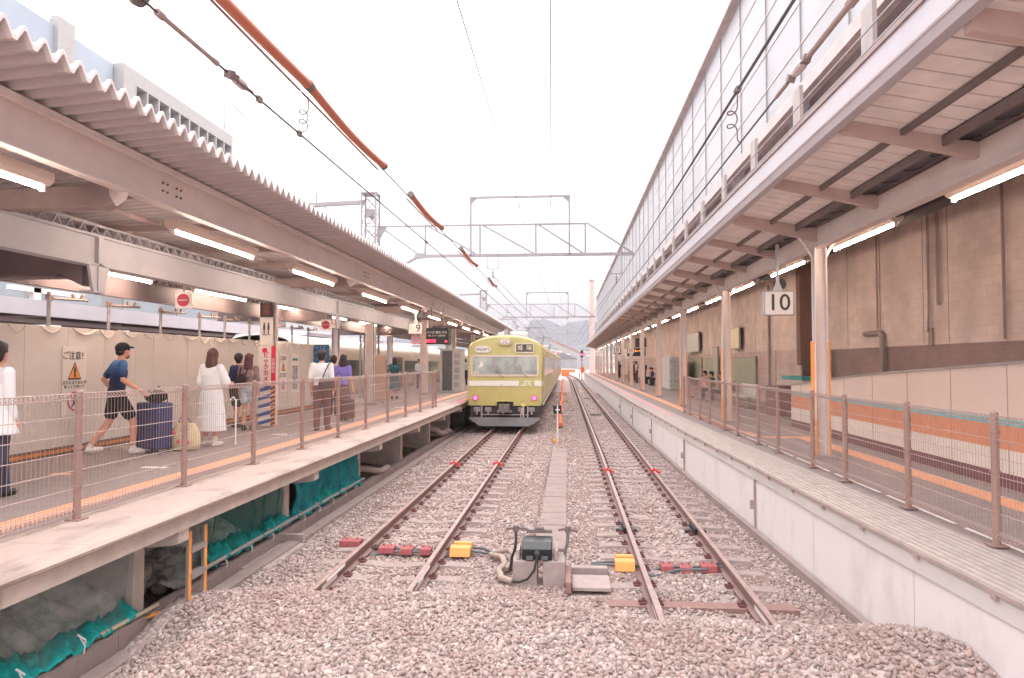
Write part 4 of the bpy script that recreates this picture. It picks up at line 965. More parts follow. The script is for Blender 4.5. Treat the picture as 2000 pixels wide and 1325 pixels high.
for y in (9.33, 19.66, 30):
    b.prismx([(y-.22, 3.86), (y-.12, 3.50), (y+.12, 3.50), (y+.22, 3.86)], -6.66, -6.62); b.box(-6.66, -6.60, y-.05, y+.05, 3.5, 4.27); b.box(-6.80, -6.60, y-.14, y+.14, 3.48, 3.51)
b.build('gusset', m_grayb, t)
for y in (-1, 9.33, 19.66, 30):
    b = MB(); b.prism([(-10.2, 3.74), (-7.15, 3.74), (-6.82, 3.58), (-6.82, 4.16), (-10.2, 4.16)], y-.08, y+.08); b.prism([(-10.2, 3.70), (-7.15, 3.70), (-7.15, 3.738), (-10.2, 3.738)], y-.14, y+.14); b.build('cross_girder', m_steeld, t)
def lattice(x, z0, z1, y0, y1, pitch, nm, m):
    b = MB(); y = y0
    b.box(x-.03, x+.03, y0, y1, z0-.02, z0); b.box(x-.03, x+.03, y0, y1, z1, z1+.02)
    while y < y1: b.bar((x, y, z0), (x, y+pitch/2, z1), .035, .012); b.bar((x, y+pitch/2, z1), (x, y+pitch, z0), .035, .012); y += pitch
    b.build(nm, m, t)
lattice(-6.95, 4.32, 4.52, 2, 31, .26, 'lattice_girder', m_grayb)
lattice(-8.3, 4.07, 4.27, 3, 44, .26, 'lattice_girder', m_steeld)
b = MB(); b.box(-8.35, -8.25, CY0, CY1, 3.70, 3.80); b.box(-8.32, -8.29, CY0, CY1, 3.80, 4.05); b.box(-9.5, -9.4, CY0, CY1, 4.3, 4.5); b.build('outer_beam', m_steeld, t)
for k in range(9):
    y = 7.6+8.55*(k-1)+.0
    b = MB(); prf = [(-9.4, 4.28), (-5.30, 4.28), (-5.18, 4.33), (-5.14, 4.43), (-5.14, 4.56), (-9.4, 4.42)]
    b.prism(prf, y-.10, y+.10); b.build('curved_girder', m_steelm, t, bevel=.02)
    b = MB(); b.prism([(-5.22, 4.56), (-5.20, 4.40), (-5.12, 4.28), (-5.02, 4.34), (-4.98, 4.43)], y-.13, y-.105); b.build('end_plate', m_pink, t)
b = MB()
for k in range(34): y = 2+2.15*k; b.box(-9.5, -5.16, y-.04, y+.04, 4.60, 4.70)
b.build('rafters', m_steelm, t)
b = MB()
for x in (-5.9, -6.7, -7.5, -8.3): b.box(x-.03, x+.03, CY0, CY1, zf(x)-.13, zf(x)-.06)
b.build('purlins', m_steelm, t)
m_col = m_pink
for (x, y, kind) in ((-6.78, 15.4, 1), (-6.87, 23.8, 0), (-6.75, 32.4, 2), (-6.75, 41, 0), (-6.75, 49.5, 0), (-6.75, 58, 0), (-6.75, 67, 0), (-9.2, 27, 0), (-9.2, 35.5, 0), (-9.2, 44, 0), (-9.2, 53, 0)):
    tp = 3.86 if y < 31 and x > -8 else 4.5
    b = MB(); w_ = .13 if kind != 2 else .17
    b.box(x-w_, x+w_, y-.012, y+.012, PL, tp); b.box(x-w_, x-w_+.02, y-w_, y+w_, PL, tp); b.box(x+w_-.02, x+w_, y-w_, y+w_, PL, tp)
    c_ = b.build('column', m_col, t)
    b = MB(); b.box(x-.2, x+.2, y-.2, y+.2, PL, PL+.05); b.build('base_plate', m_conc2, c_)
    if y < 31: b = MB(); b.tube([(x+w_+.03, y-.1, PL), (x+w_+.03, y-.1, tp)], .025, 6); b.build('conduit', m_steelm, c_)

# signs wrapped round the nearest left column
x, y = -6.78, 15.4
t = thing('column_banner', 'white and red vertical banner on the nearest left platform column', 'banner', (x, y-.16, 2.5))
b = MB(); b.box(x-.20, x+.10, y-.165, y-.155, 1.98, 2.87); b.build('white_sheet', m_signw, t)
b = MB(); b.box(x+.10, x+.20, y-.165, y-.155, 1.98, 2.87); b.build('red_sheet', mat('banner_red', (214,44,72), .5), t)
m_bred = mat('banner_ink_red', (206,36,66), .5, var=0)
textmesh('ビ\nッ\nク\nカ\nメ\nラ', .135, (x-.02, y-.17, 2.32), (R(90), 0, 0), m_bred, t, bold=.004)
b = MB(); b.tube([(x-.05, y-.168, 2.77), (x-.05, y-.172, 2.77)], .06, 18); b.build('round_emblem', m_bred, t)
textmesh('京\n都\n駅\n前', .085, (x+.15, y-.17, 2.42), (R(90), 0, 0), m_signw, t)
t = thing('pictogram_panel', 'cream panel with lift pictogram above the red banner', 'sign', (x, y-.16, 3))
b = MB(); b.box(x-.17, x+.13, y-.165, y-.155, 2.88, 3.52); b.build('sheet', m_signw, t)
b = MB()
for dx in (-.07, .03): b.ball((x+dx, y-.168, 3.38), (.022, .004, .022), 8, 6); b.box(x+dx-.022, x+dx+.022, y-.172, y-.166, 3.24, 3.355); b.box(x+dx-.012, x+dx+.012, y-.172, y-.166, 3.14, 3.24)
b.box(x-.12, x+.08, y-.172, y-.166, 3.115, 3.128); b.build('pictogram', m_ink, t)
t = thing('exit_sign_box', 'small black sign box at the top of the nearest left column', 'sign', (x, y-.2, 3.6))
b = MB(); b.box(x-.15, x+.15, y-.22, y-.15, 3.53, 3.84); b.build('box', m_black, t, bevel=.01)
b = MB(); b.box(x-.08, x+.08, y-.225, y-.221, 3.56, 3.8); b.build('dull_red_face', mat('dull_red_face', (96,40,40), .4), t)
t = thing('column_wrap', 'blue and white diagonal striped wrap round the foot of the nearest left column', 'column wrap', (x, y, PL))
b = MB(); b.box(x-.19, x+.10, y-.17, y-.16, PL+.04, 1.94); b.build('white_sheet', m_signw, t)
b = MB()
for k in range(5):
    z = PL+.06+.185*k; b._add([(x-.19, y-.173, z), (x+.10, y-.173, z+.07), (x+.10, y-.173, z+.16), (x-.19, y-.173, z+.07)], [(0, 1, 2, 3)])
b.build('blue_stripe', mat('wrap_blue', (44,84,164), .5), t)
t = thing('tiger_board', 'orange and black striped guard strip on the nearest left column', 'guard strip', (x+.16, y-.16, PL))
b = MB(); b.box(x+.11, x+.21, y-.19, y-.17, PL+.03, 2.0); b.build('orange_sheet', mat('tiger_orange', (228,140,76), .5), t)
b = MB()
for k in range(9):
    z = PL+.05+.1*k; b._add([(x+.11, y-.193, z), (x+.21, y-.193, z+.05), (x+.21, y-.193, z+.095), (x+.11, y-.193, z+.045)], [(0, 1, 2, 3)])
b.build('black_stripe', m_black, t)
# ================================================================== HANGING SIGNS
def hangsign(body, x, y, zc, w_, h_, label, topz, dx=0, size=None, cat='sign'):
    t = thing('platform_number_sign', label, cat, (x, y, zc))
    b = MB(); b.box(x-w_/2, x+w_/2, y-.07, y+.07, zc-h_/2, zc+h_/2); b.build('sign_box', m_signw, t, bevel=.01)
    b = MB(); b.box(x-w_/2-.002, x-w_/2+.02, y-.08, y+.08, zc-h_/2-.01, zc+h_/2+.01); b.box(x+w_/2-.02, x+w_/2+.002, y-.08, y+.08, zc-h_/2-.01, zc+h_/2+.01)
    b.box(x-w_/2, x+w_/2, y-.08, y+.08, zc-h_/2-.01, zc-h_/2+.005); b.box(x-w_/2, x+w_/2, y-.08, y+.08, zc+h_/2-.005, zc+h_/2+.012); b.build('frame', m_galv, t)
    textmesh(body, size or h_*.92, (x+dx, y-.074, zc+.0), (R(90), 0, 0), m_ink, t, bold=.003)
    b = MB(); b.box(x-.025, x+.025, y-.025, y+.025, zc+h_/2, topz); b.prism([(x-.10, zc+h_/2), (x+.10, zc+h_/2), (x, zc+h_/2+.25)], y-.02, y+.02); b.build('hanger', m_grayb, t)
    return t
hangsign('10', 4.0, 13.55, 3.62, .56, .44, 'large white hanging sign reading 10 on the right platform, nearest', 4.75, size=.44)
hangsign('10', 3.95, 57, 3.52, .72, .52, 'small distant white hanging sign reading 10 on the right platform', 4.7)
hangsign('9', -5.3, 24.0, 3.68, .50, .36, 'white hanging sign reading 9 on the left platform', 4.3, dx=.1, size=.36)
t = thing('departure_board', 'black hanging departure board with red digits beside the 9 sign', 'departure board', (-4.7, 25, 3.3))
b = MB(); b.box(-5.12, -4.30, 24.9, 25.2, 3.16, 3.74); b.build('casing', m_black, t, bevel=.02)
b = MB()
for x in (-4.95, -4.5): b.box(x-.02, x+.02, 25.03, 25.07, 3.74, 4.5)
b.build('hanger', m_steelm, t)
textmesh('のりば 種別 行先', .10, (-4.72, 24.89, 3.58), (R(90), 0, 0), m_signw, t)
textmesh('8両  4ドア  各駅停車', .07, (-4.72, 24.89, 3.46), (R(90), 0, 0), m_signw, t)
textmesh('88:88', .15, (-4.93, 24.885, 3.27), (R(90), 0, 0), mat('led_red', (255,40,60), emit=3), t, bold=.003)
b = MB(); b.tube([(-4.38, 24.88, 3.26), (-4.38, 24.9, 3.26)], .035, 10); b.build('red_led', mat('led_red', (255,40,60), emit=3), t)
b = MB(); b.box(-5.5, -5.14, 24.2, 24.25, 3.14, 3.46); tag(b.build('pink_notice', mat('pink_print', (196,110,130), .6, c2=(214,196,190), scale=14)), 'pink and white printed notice hanging under the 9 sign', 'notice')
def roundsign(x, y, z, label):
    t = thing('round_red_sign', label, 'sign', (x, y, z), 'round red signs')
    b = MB(); b.box(x-.15, x+.15, y-.02, y+.02, z-.15, z+.15); b.build('white_plate', m_signw, t, bevel=.005)
    b = MB(); b.tube([(x, y-.03, z), (x, y-.021, z)], .115, 24); b.build('red_disc', mat('deep_red', (170,36,72), .5), t)
    b = MB(); b.box(x-.09, x+.09, y-.035, y-.031, z-.006, z+.006); b.build('white_bar', m_signw, t)
    b = MB(); b.tube([(x, y, z+.15), (x, y, z+.55)], .015, 6); b.build('hanger', m_steelm, t)
roundsign(-6.9, 12.0, 3.62, 'nearest round dark red sign hanging under the grey beam')
roundsign(-6.75, 19.0, 3.55, 'farther round dark red sign hanging under the grey beam')
def speaker(x, y, z, label, m=None):
    t = thing('loudspeaker', label, 'loudspeaker', (x, y, z), 'loudspeakers')
    b = MB(); b.tube([(x, y-.1, z), (x, y+.02, z), (x, y+.12, z)], [.12, .10, .05], 14); b.build('horn', m or m_black, t, smooth=True)
    b = MB(); b.tube([(x, y, z+.08), (x, y, z+.4)], .014, 6); b.build('bracket', m_steelm, t)
speaker(4.12, 13.9, 4.02, 'black round loudspeaker behind the near 10 sign')
speaker(-5.0, 23.6, 4.1, 'black loudspeaker above the 9 sign')
for i, (y, z) in enumerate(((45, 3.75), (66, 3.55))):
    t = thing('hanging_screen', ['nearer', 'farther'][i]+' pair of black hanging screens on the right platform', 'screen', (4.6, y, z), 'hanging screens')
    b = MB(); b.box(4.35, 4.62, y-.06, y+.06, z-.3, z+.3); b.build('panel', m_black, t, bevel=.01)
    b = MB(); b.box(4.78, 5.05, y-.06, y+.06, z-.3, z+.3); b.build('panel', m_black, t, bevel=.01)
    b = MB(); b.box(4.67, 4.73, y-.03, y+.03, z-.3, 4.8); b.build('hanger', m_pink, t)
t = thing('departure_board', 'black departure board with red and white end hanging over the right platform', 'departure board', (4.9, 55, 3.2))
b = MB(); b.box(4.7, 6.1, 54.9, 55.2, 2.98, 3.6); b.build('casing', m_black, t, bevel=.02)
textmesh('電車がまいります', .16, (5.4, 54.88, 3.38), (R(90), 0, 0), mat('led_amber', (255,150,60), emit=2), t)
b = MB(); b.box(4.25, 4.68, 54.95, 55.1, 3.0, 3.55); b.build('white_end', m_signw, t)
b = MB(); b.box(5.0, 5.06, 55, 55.1, 3.6, 4.8); b.box(5.9, 5.96, 55, 55.1, 3.6, 4.8); b.build('hanger', m_steeld, t)
t = thing('fire_sign', 'small white sign with red letter hanging on the right platform', 'sign', (4.3, 47, 3.3))
b = MB(); b.box(4.05, 4.45, 47, 47.06, 3.1, 3.5); b.build('plate', m_signw, t)
textmesh('H', .32, (4.25, 46.99, 3.3), (R(90), 0, 0), m_bred, t)

# cabinet between the left columns
t = thing('service_cabinet', 'tall grey cabinet with a dark front next to the train', 'cabinet', (-6.0, 34.5, PL))
b = MB(); b.box(-6.35, -5.28, 34.3, 35.6, PL, PL+2.15); b.build('cabinet_body', mat('cabinet_grey', (190,186,182), .5, var=.04), t, bevel=.02)
b = MB(); b.box(-6.22, -5.72, 34.28, 34.3, PL+.08, PL+2.05); b.build('dark_door', mat('door_dark', (92,92,94), .5), t)
b = MB()
for k in range(5): b.box(-5.62, -5.36, 34.285, 34.3, PL+.25+.36*k, PL+.5+.36*k)
b.build('drawers', mat('drawer_grey', (160,158,156), .5), t)
t = thing('partition_board', 'beige wheeled board standing behind the woman in purple', 'board', (-6.6, 24.6, PL))
b = MB(); b.box(-7.2, -6.5, 24.5, 24.6, PL+.1, PL+1.75); b.build('board', mat('board_beige', (176,150,132), .8, var=.06), t, bevel=.02)
b = MB(); b.box(-7.2, -7.15, 24.3, 24.8, PL, PL+.1); b.box(-6.55, -6.5, 24.3, 24.8, PL, PL+.1); b.build('foot', m_steelm, t)

# ================================================================== TRAIN
def face_at(x, z): return 0
TXC, TY, TWD = -2.33, 25.9, 1.42
t = thing('commuter_train', 'yellow green commuter train with white waist band standing at the left platform', 'train', (TXC, TY, 0))
half = [(0, .88), (1.36, .88), (1.40, .95), (1.42, 1.2), (1.42, 2.86), (1.405, 3.0), (1.36, 3.12), (1.26, 3.24), (1.08, 3.34), (.85, 3.42), (.5, 3.49), (0, 3.52)]
def ringp(scale=1.0, dz=0): return [(x*scale, z) for x, z in half]+[(-x*scale, z) for x, z in half[::-1] if x > 0]
def car(y0, y1, nose, nm='car_body'):
    ring = ringp(); n = len(ring); v = []; f = []
    secs = ([(y0, .955, .05), (y0+.03, .985, .018), (y0+.10, 1.0, 0)] if nose else [(y0, 1.0, 0)])+[(y1, 1.0, 0)]
    for (y, s, d) in secs:
        for (x, z) in ring: zz = .88+(z-.88)*(1-d*.5); v.append((TXC+x*s, y, zz))
    for i in range(len(secs)-1):
        for j in range(n): a = i*n; f.append((a+j, a+(j+1) % n, a+n+(j+1) % n, a+n+j))
    f.append(tuple(range(n))[::-1]); k = (len(secs)-1)*n; f.append(tuple(k+j for j in range(n)))
    me = bpy.data.meshes.new(nm); me.from_pydata(v, [], f); me.update()
    o = link(nm, me, m_yg, t); me.polygons.foreach_set('use_smooth', [True]*len(me.polygons)); me.set_sharp_from_angle(angle=R(30)); return o
m_trw = mat('train_white', (218,214,206), .4, var=.03)
m_trf = mat('window_frame_cream', (200,186,170), .45, .1, var=.05)
m_glass = mat('train_glass', (96,106,102), .08, c2=(176,180,174), scale=.8, coat=.5)  # paler blotches put reflections into the glass colour
m_under = mat('underframe', (60,54,54), .7, var=.2, scale=10)
m_roofg = mat('train_roof', (150,146,144), .7, var=.08)
for c in range(4):
    y0 = TY+20.0*c; y1 = y0+19.5; body = car(y0, y1, c == 0)
    b = MB(); pr = [(TXC+x*1.004, z+.012) for x, z in half if z > 3.2]; pr = pr+[(TXC-x*1.004, z+.012) for x, z in half[::-1] if z > 3.2 and x > 0]
    pr2 = pr+[(TXC-.6, 3.3), (TXC+.6, 3.3)]; b.prism(pr2, y0+.25, y1); b.build('roof', m_roofg, body)
    for s in (-1, 1):
        X_ = TXC+s*1.42
        for d in range(4):
            yc = y0+2.6+4.75*d; b = MB(); b.box(X_-.008 if s > 0 else X_-.006, X_+.006 if s > 0 else X_+.008, yc-.65, yc+.65, 1.05, 2.92); dr = b.build('door', m_yg, t)
            b = MB()
            for q in (-1, 1): b.box(X_-.011, X_+.011, yc+q*.33-.22, yc+q*.33+.22, 1.95, 2.7)
            b.build('door_window', m_glassd, dr)
            b = MB()
            for q in (-.66, 0, .66): b.box(X_-.012, X_+.012, yc+q-.012, yc+q+.012, 1.05, 2.92)
            b.build('door_edge', m_trf, dr)
        wb = MB(); fr = MB()
        for d in range(5):
            ya = y0+.5 if d == 0 else y0+2.6+4.75*(d-1)+.95; yb = y0+2.6+4.75*d-.95 if d < 4 else y1-.35
            if d == 0: ya = y0+.95; yb = y0+1.6
            if yb-ya < .3: continue
            b = MB(); b.box(X_-.009, X_+.009, ya, yb, 1.95, 2.72); b.build('side_window', m_glassd, t)
        b = MB(); b.box(X_-.015, X_+.015, y0+.12, y1, .90, .93); b.box(X_-.02, X_+.02, y0+.12, y1, 2.98, 3.01); b.build('rain_gutter', m_trf, t)
        b = MB(); b.box(X_-.008, X_+.004 if s > 0 else X_+.008, y0+.12, y1, 1.62, 1.82) if c == 9 else b.box(X_-.006, X_+.006, y0+.12, y0+.5, 1.62, 1.82); b.build('white_band', m_trw, t)
    b = MB(); b.box(TXC-1.15, TXC+1.15, y0+.8, y1-.5, .42, .86); b.build('underfloor_boxes', m_under, t)
    for yc in (y0+3, y1-3):
        bo = MB(); bo.box(TXC-1.0, TXC-.9, yc-1.5, yc+1.5, .3, .55); bo.box(TXC+.9, TXC+1.0, yc-1.5, yc+1.5, .3, .55); bo.box(TXC-.9, TXC+.9, yc-.2, yc+.2, .3, .6); bg_ = bo.build('bogie', m_under, t)
        for yw in (-1.05, 1.05):
            for s in (-1, 1):
                b = MB(); b.tube([(TXC+s*.5, yc+yw, .43), (TXC+s*.62, yc+yw, .43)], .43, 22); b.build('wheel', m_rail, bg_)
    b = MB(); b.box(TXC-.85, TXC+.85, y0+8, y0+11.2, 3.5, 3.82) if c else b.box(TXC-.55, TXC+.55, y0+4.5, y0+7.6, 3.5, 3.86); b.build('air_conditioner', mat('aircon_grey', (196,192,190), .5, var=.05), t, bevel=.06)
    if c in (1, 2):
        b = MB()
        for s in (-1, 1):
            b.tube([(TXC+s*.5, y0+3, 3.6), (TXC+s*.75, y0+2, 4.3), (TXC+s*.35, y0+3, 4.9)], .03, 6)
        b.tube([(TXC-.8, y0+3, 4.93), (TXC+.8, y0+3, 4.93)], .03, 6); b.build('pantograph', m_steeld, t)
    if c < 3: b = MB(); b.box(TXC-.6, TXC+.6, y1, y1+.5, .9, 3.2); b.build('gangway', m_under, t)
b = MB(); b.tube([(TXC, TY+1.0, 3.5), (TXC, TY+1.0, 3.78)], .13, 14); b.tube([(TXC, TY+1, 3.78), (TXC, TY+1, 3.98)], .02, 6); b.build('roof_vent', m_galv, t)
b = MB(); b.box(TXC-.5, TXC+.75, TY+2.3, TY+3.6, 3.46, 3.72); b.build('roof_box', mat('aircon_grey', (196,192,190), .5), t, bevel=.06)
FY = TY-.001
def fr_rect(x0, x1, z0, z1, w_, m, nm, par, yo=.02, rad=.08):     # rounded frame on the front
    def rr(a, c, e, g, r):
        out = []
        for (cx, cz_, st) in ((c-r, g-r, 0), (a+r, g-r, 90), (a+r, e+r, 180), (c-r, e+r, 270)):
            for k in range(5): an = R(st+k*22.5); out.append((cx+r*math.cos(an), cz_+r*math.sin(an)))
        return out
    o = rr(x0, x1, z0, z1, rad); i_ = rr(x0+w_, x1-w_, z0+w_, z1-w_, max(.01, rad-w_)); n = len(o); v = []
    for y in (FY-yo, FY+.01):
        v += [(TXC+x, y, z) for x, z in o]+[(TXC+x, y, z) for x, z in i_]
    f = []
    for j in range(n):
        k = (j+1) % n; f += [(j, k, n+k, n+j), (j, 2*n+j, 2*n+k, k), (n+j, n+k, 3*n+k, 3*n+j)]
    b = MB(); b._add(v, f); return b.build(nm, m, par)
def plate(x0, x1, z0, z1, m, nm, par, yo=.006): b = MB(); b.box(TXC+x0, TXC+x1, FY-yo, FY+.01, z0, z1); return b.build(nm, m, par)
ws = plate(-1.24, 1.22, 2.03, 2.72, m_glass, 'windscreen', t, .004)
fr_rect(-1.285, 1.275, 1.975, 2.775, .075, m_trf, 'windscreen_frame', ws, .025, .10)
for x in (-.43, .40): plate(x-.02, x+.02, 2.03, 2.72, m_steelm, 'divider', ws, .022)
b = MB(); b._add([(TXC-1.0, FY-.008, 2.30), (TXC-.88, FY-.008, 2.56), (TXC-.80, FY-.008, 2.40), (TXC-.86, FY-.008, 2.34)], [(0, 1, 2, 3)]); b.build('cab_painted_reflection', m_signw, ws)  # pale patch painted as a reflection on the windscreen
textmesh('211', .15, (TXC-1.19, FY-.008, 2.11), (R(90), 0, 0), m_trw, t, name='number_lettering', align='LEFT', bold=.004)
for x in (.15, -.38+.95):
    pass
for (x0, z0, x1, z1) in ((-.02, 1.93, -.24, 2.07), (.86, 1.95, .62, 2.12)):
    b = MB(); b.bar((TXC+x0, FY-.04, z0), (TXC+x1, FY-.035, z1), .02, .02); b.bar((TXC+x1, FY-.035, z1), (TXC+x1-.08, FY-.03, z1+.32), .014, .014); b.build('wiper', m_steeld, t)
plate(-1.40, .52, 1.62, 1.81, m_trw, 'white_band', t, .008); plate(1.11, 1.40, 1.62, 1.81, m_trw, 'white_band', t, .008)
# JR emblem
b = MB(); y0_, y1_ = FY-.014, FY
def pz(pts): b.prism([(TXC+x, z) for x, z in pts], y0_, y1_)
pz([(.60, 1.62), (.74, 1.62), (.76, 1.64), (.76, 1.81), (.72, 1.81), (.72, 1.66), (.60, 1.66)])
pz([(.78, 1.77), (.78, 1.81), (.94, 1.81), (.985, 1.77), (.985, 1.745), (.945, 1.77)][::1])
pz([(.945, 1.77), (.985, 1.745), (.985, 1.735), (.95, 1.70), (.86, 1.70), (.86, 1.735), (.945, 1.735)])
pz([(.87, 1.699), (.92, 1.699), (1.0, 1.62), (.945, 1.62)]); pz([(.78, 1.62), (.78, 1.72), (.82, 1.72), (.82, 1.62)])
b.build('emblem', m_trw, t)
plate(-1.36, 1.36, 1.585, 1.60, m_yg, 'front_seam', t, .012)
for x, nm in ((-1.10, 'l'), (1.10, 'r')):
    b = MB(); b.tube([(TXC+x, FY-.05, 1.17), (TXC+x, FY, 1.17)], .105, 20); r_ = b.build('tail_light', mat('lamp_rim_red', (170,50,70), .4), t, smooth=True)
    b = MB(); b.tube([(TXC+x, FY-.058, 1.17), (TXC+x, FY-.05, 1.17)], .075, 20); b.build('lens', mat('red_lens_glow', (255,60,120), emit=3), r_)
def oval(x0, x1, z0, z1, y0, y1, m, nm, par):
    r = (z1-z0)/2; cz_ = (z0+z1)/2; pts = []
    for k in range(9): a = R(-90+k*22.5); pts.append((TXC+x1-r+r*math.cos(a), cz_+r*math.sin(a)))
    for k in range(9): a = R(90+k*22.5); pts.append((TXC+x0+r+r*math.cos(a), cz_+r*math.sin(a)))
    b = MB(); b.prism(pts, y0, y1); return b.build(nm, m, par, bevel=.01)
hd = oval(-.27, .29, 3.12, 3.42, FY-.07, FY+.02, m_yg, 'headlight_case', t)
oval(-.21, .23, 3.16, 3.38, FY-.085, FY-.069, m_trf, 'headlight_plate', hd)
for x in (-.10, .13):
    b = MB(); b.tube([(TXC+x, FY-.10, 3.27), (TXC+x, FY-.084, 3.27)], .082, 18); l_ = b.build('headlight', m_galv, hd); b = MB(); b.ball((TXC+x, FY-.098, 3.27), (.05, .02, .05), 12, 8); b.build('bulb', m_signw, l_, smooth=True)
ns = oval(-1.15, -.52, 2.84, 3.12, FY-.03, FY+.01, m_trf, 'train_number_sign', t); oval(-1.10, -.57, 2.88, 3.08, FY-.036, FY-.03, m_signw, 'sign_face', ns)
textmesh('4424M', .17, (TXC-.835, FY-.04, 2.98), (R(90), 0, 0), m_ink, ns)
ds = fr_rect(.38, 1.10, 2.84, 3.22, .05, m_trf, 'destination_sign', t, .04, .06)
b = MB(); b.box(TXC+.42, TXC+1.06, FY-.01, FY+.01, 2.88, 3.18); b.build('sign_face', mat('sign_dark', (60,60,62), .4), ds)
textmesh('城  陽', .22, (TXC+.74, FY-.014, 3.03), (R(90), 0, 0), mat('sign_amberwhite', (236,214,180), .4, var=0), ds)
plate(-.15, -.11, 1.66, 1.70, m_steelm, 'small_mark', t, .014)
# coupler zone
b = MB(); b.prism([(TXC-.30, .87), (TXC+.32, .87), (TXC+.32, 1.0), (TXC+.26, 1.06), (TXC-.24, 1.06), (TXC-.30, 1.0)], FY-.012, FY+.02); b.build('coupler_recess', m_under, t)
b = MB(); b.box(TXC-.30, TXC+.30, FY-.16, FY-.0, 1.04, 1.07); b.build('recess_hood', m_yg, t)
b = MB(); b.box(TXC-.20, TXC+.20, FY-.35, FY-.05, .66, .95); b.box(TXC-.12, TXC+.12, FY-.5, FY-.3, .68, .88); b.tube([(TXC-.02, FY-.5, .6), (TXC-.02, FY-.5, .98)], .05, 8); b.box(TXC-.28, TXC+.28, FY-.2, FY, .62, .72); b.build('coupler', mat('coupler_grey', (128,118,116), .5, .4, var=.2, scale=20), t, bevel=.015)
b = MB(); b.box(TXC-1.3, TXC+1.3, FY+.05, FY+.3, .35, .87); b.build('front_underframe', m_under, t)
b = MB()
for x in (-1.05, -.62, .62, 1.0): b.box(TXC+x-.12, TXC+x+.12, FY-.05, FY+.1, .66, .82); b.tube([(TXC+x, FY-.08, .55), (TXC+x, FY-.08, .78)], .05, 8)
b.box(TXC-.9, TXC+.9, FY-.1, FY-.05, .53, .57); b.build('equipment', mat('equip_grey', (150,140,138), .5, .3, var=.2, scale=15), t, bevel=.01)
for x in (-.86, .86): b = MB(); b.box(TXC+x-.025, TXC+x+.025, FY-.14, FY-.10, .35, .87); b.build('skirt_bracket', m_galv, t)
b = MB(); b.prism([(TXC-.92, .14), (TXC+.92, .14), (TXC+1.32, .40), (TXC+1.32, .46), (TXC-1.32, .46), (TXC-1.32, .40)], FY-.22, FY-.19); b.prism([(TXC-.92, .14), (TXC+.92, .14), (TXC+.92, .18), (TXC-.92, .18)], FY-.27, FY-.22); b.build('snow_plough', mat('plough_grey', (130,128,132), .5, .2, var=.1), t)
b = MB(); b.tube([(TXC+.70, FY-.16, .18), (TXC+.70, FY-.14, .86)], .028, 8); b.tube([(TXC+.66, FY-.16, .2), (TXC+.60, FY-.18, .5), (TXC+.66, FY-.14, .8)], .02, 6); b.build('hose', m_trf, t, smooth=True)
b = MB(); b.box(TXC+.62, TXC+.78, FY-.18, FY-.06, .86, .97); b.build('yellow_cock', mat('cock_yellow', (206,196,110), .5), t, bevel=.02)
for x in (-1.37, 1.37):
    b = MB(); b.tube([(TXC+x*.99, FY-.05, 1.1), (TXC+x*.99, FY-.05, 1.9)], .012, 5)
    for z in (1.1, 1.9): b.tube([(TXC+x*.99, FY-.05, z), (TXC+x*.99, FY+.02, z)], .012, 5)
    b.build('handrail', m_trf, t)
# beige train at the far side of the left platform
t = thing('parked_train', 'cream train with brown doors parked beyond the hoarding on the far side', 'train', (-11.4, 21, 0))
ring = [(x-11.45, z) for x, z in half]+[(-x-11.45, z) for x, z in half[::-1] if x > 0]
m_cream = mat('train_cream', (214,196,178), .4, var=.03)
for c in range(5):
    y0 = 25+20*c; b = MB(); b.prism([(x, z) for x, z in ring], y0, y0+19.6); bd = b.build('car_body', m_cream, t, smooth=True)
    for s in (1,):
        X_ = -11.45+s*1.42
        for d in range(3):
            yc = y0+3.5+6.3*d; b = MB(); b.box(X_-.01, X_+.01, yc-.65, yc+.65, 1.05, 2.8); dr = b.build('door', mat('door_brown', (150,96,72), .4), t); b = MB(); b.box(X_-.014, X_+.014, yc-.5, yc-.06, 1.8, 2.6); b.box(X_-.014, X_+.014, yc+.06, yc+.5, 1.8, 2.6); b.build('door_window', m_glassd, dr)
            b = MB(); b.box(X_-.009, X_+.009, yc+1.2, yc+4.9, 1.8, 2.6); b.build('side_window', m_glassd, t)
    b = MB(); b.prism([(-12.6, 3.28), (-10.3, 3.28), (-10.6, 3.55), (-11.45, 3.62), (-12.3, 3.55)], y0, y0+19.6); b.build('white_roof', m_white, t)
    b = MB(); b.box(-12.2, -10.7, y0+3, y0+6, 3.6, 3.8); b.box(-12.2, -10.7, y0+12, y0+15, 3.6, 3.8); b.build('air_conditioner', m_whitef, t, bevel=.05)
    b = MB(); b.box(-12.5, -10.4, y0+1, y0+18.5, .3, .85); b.build('underfloor_boxes', m_under, t)

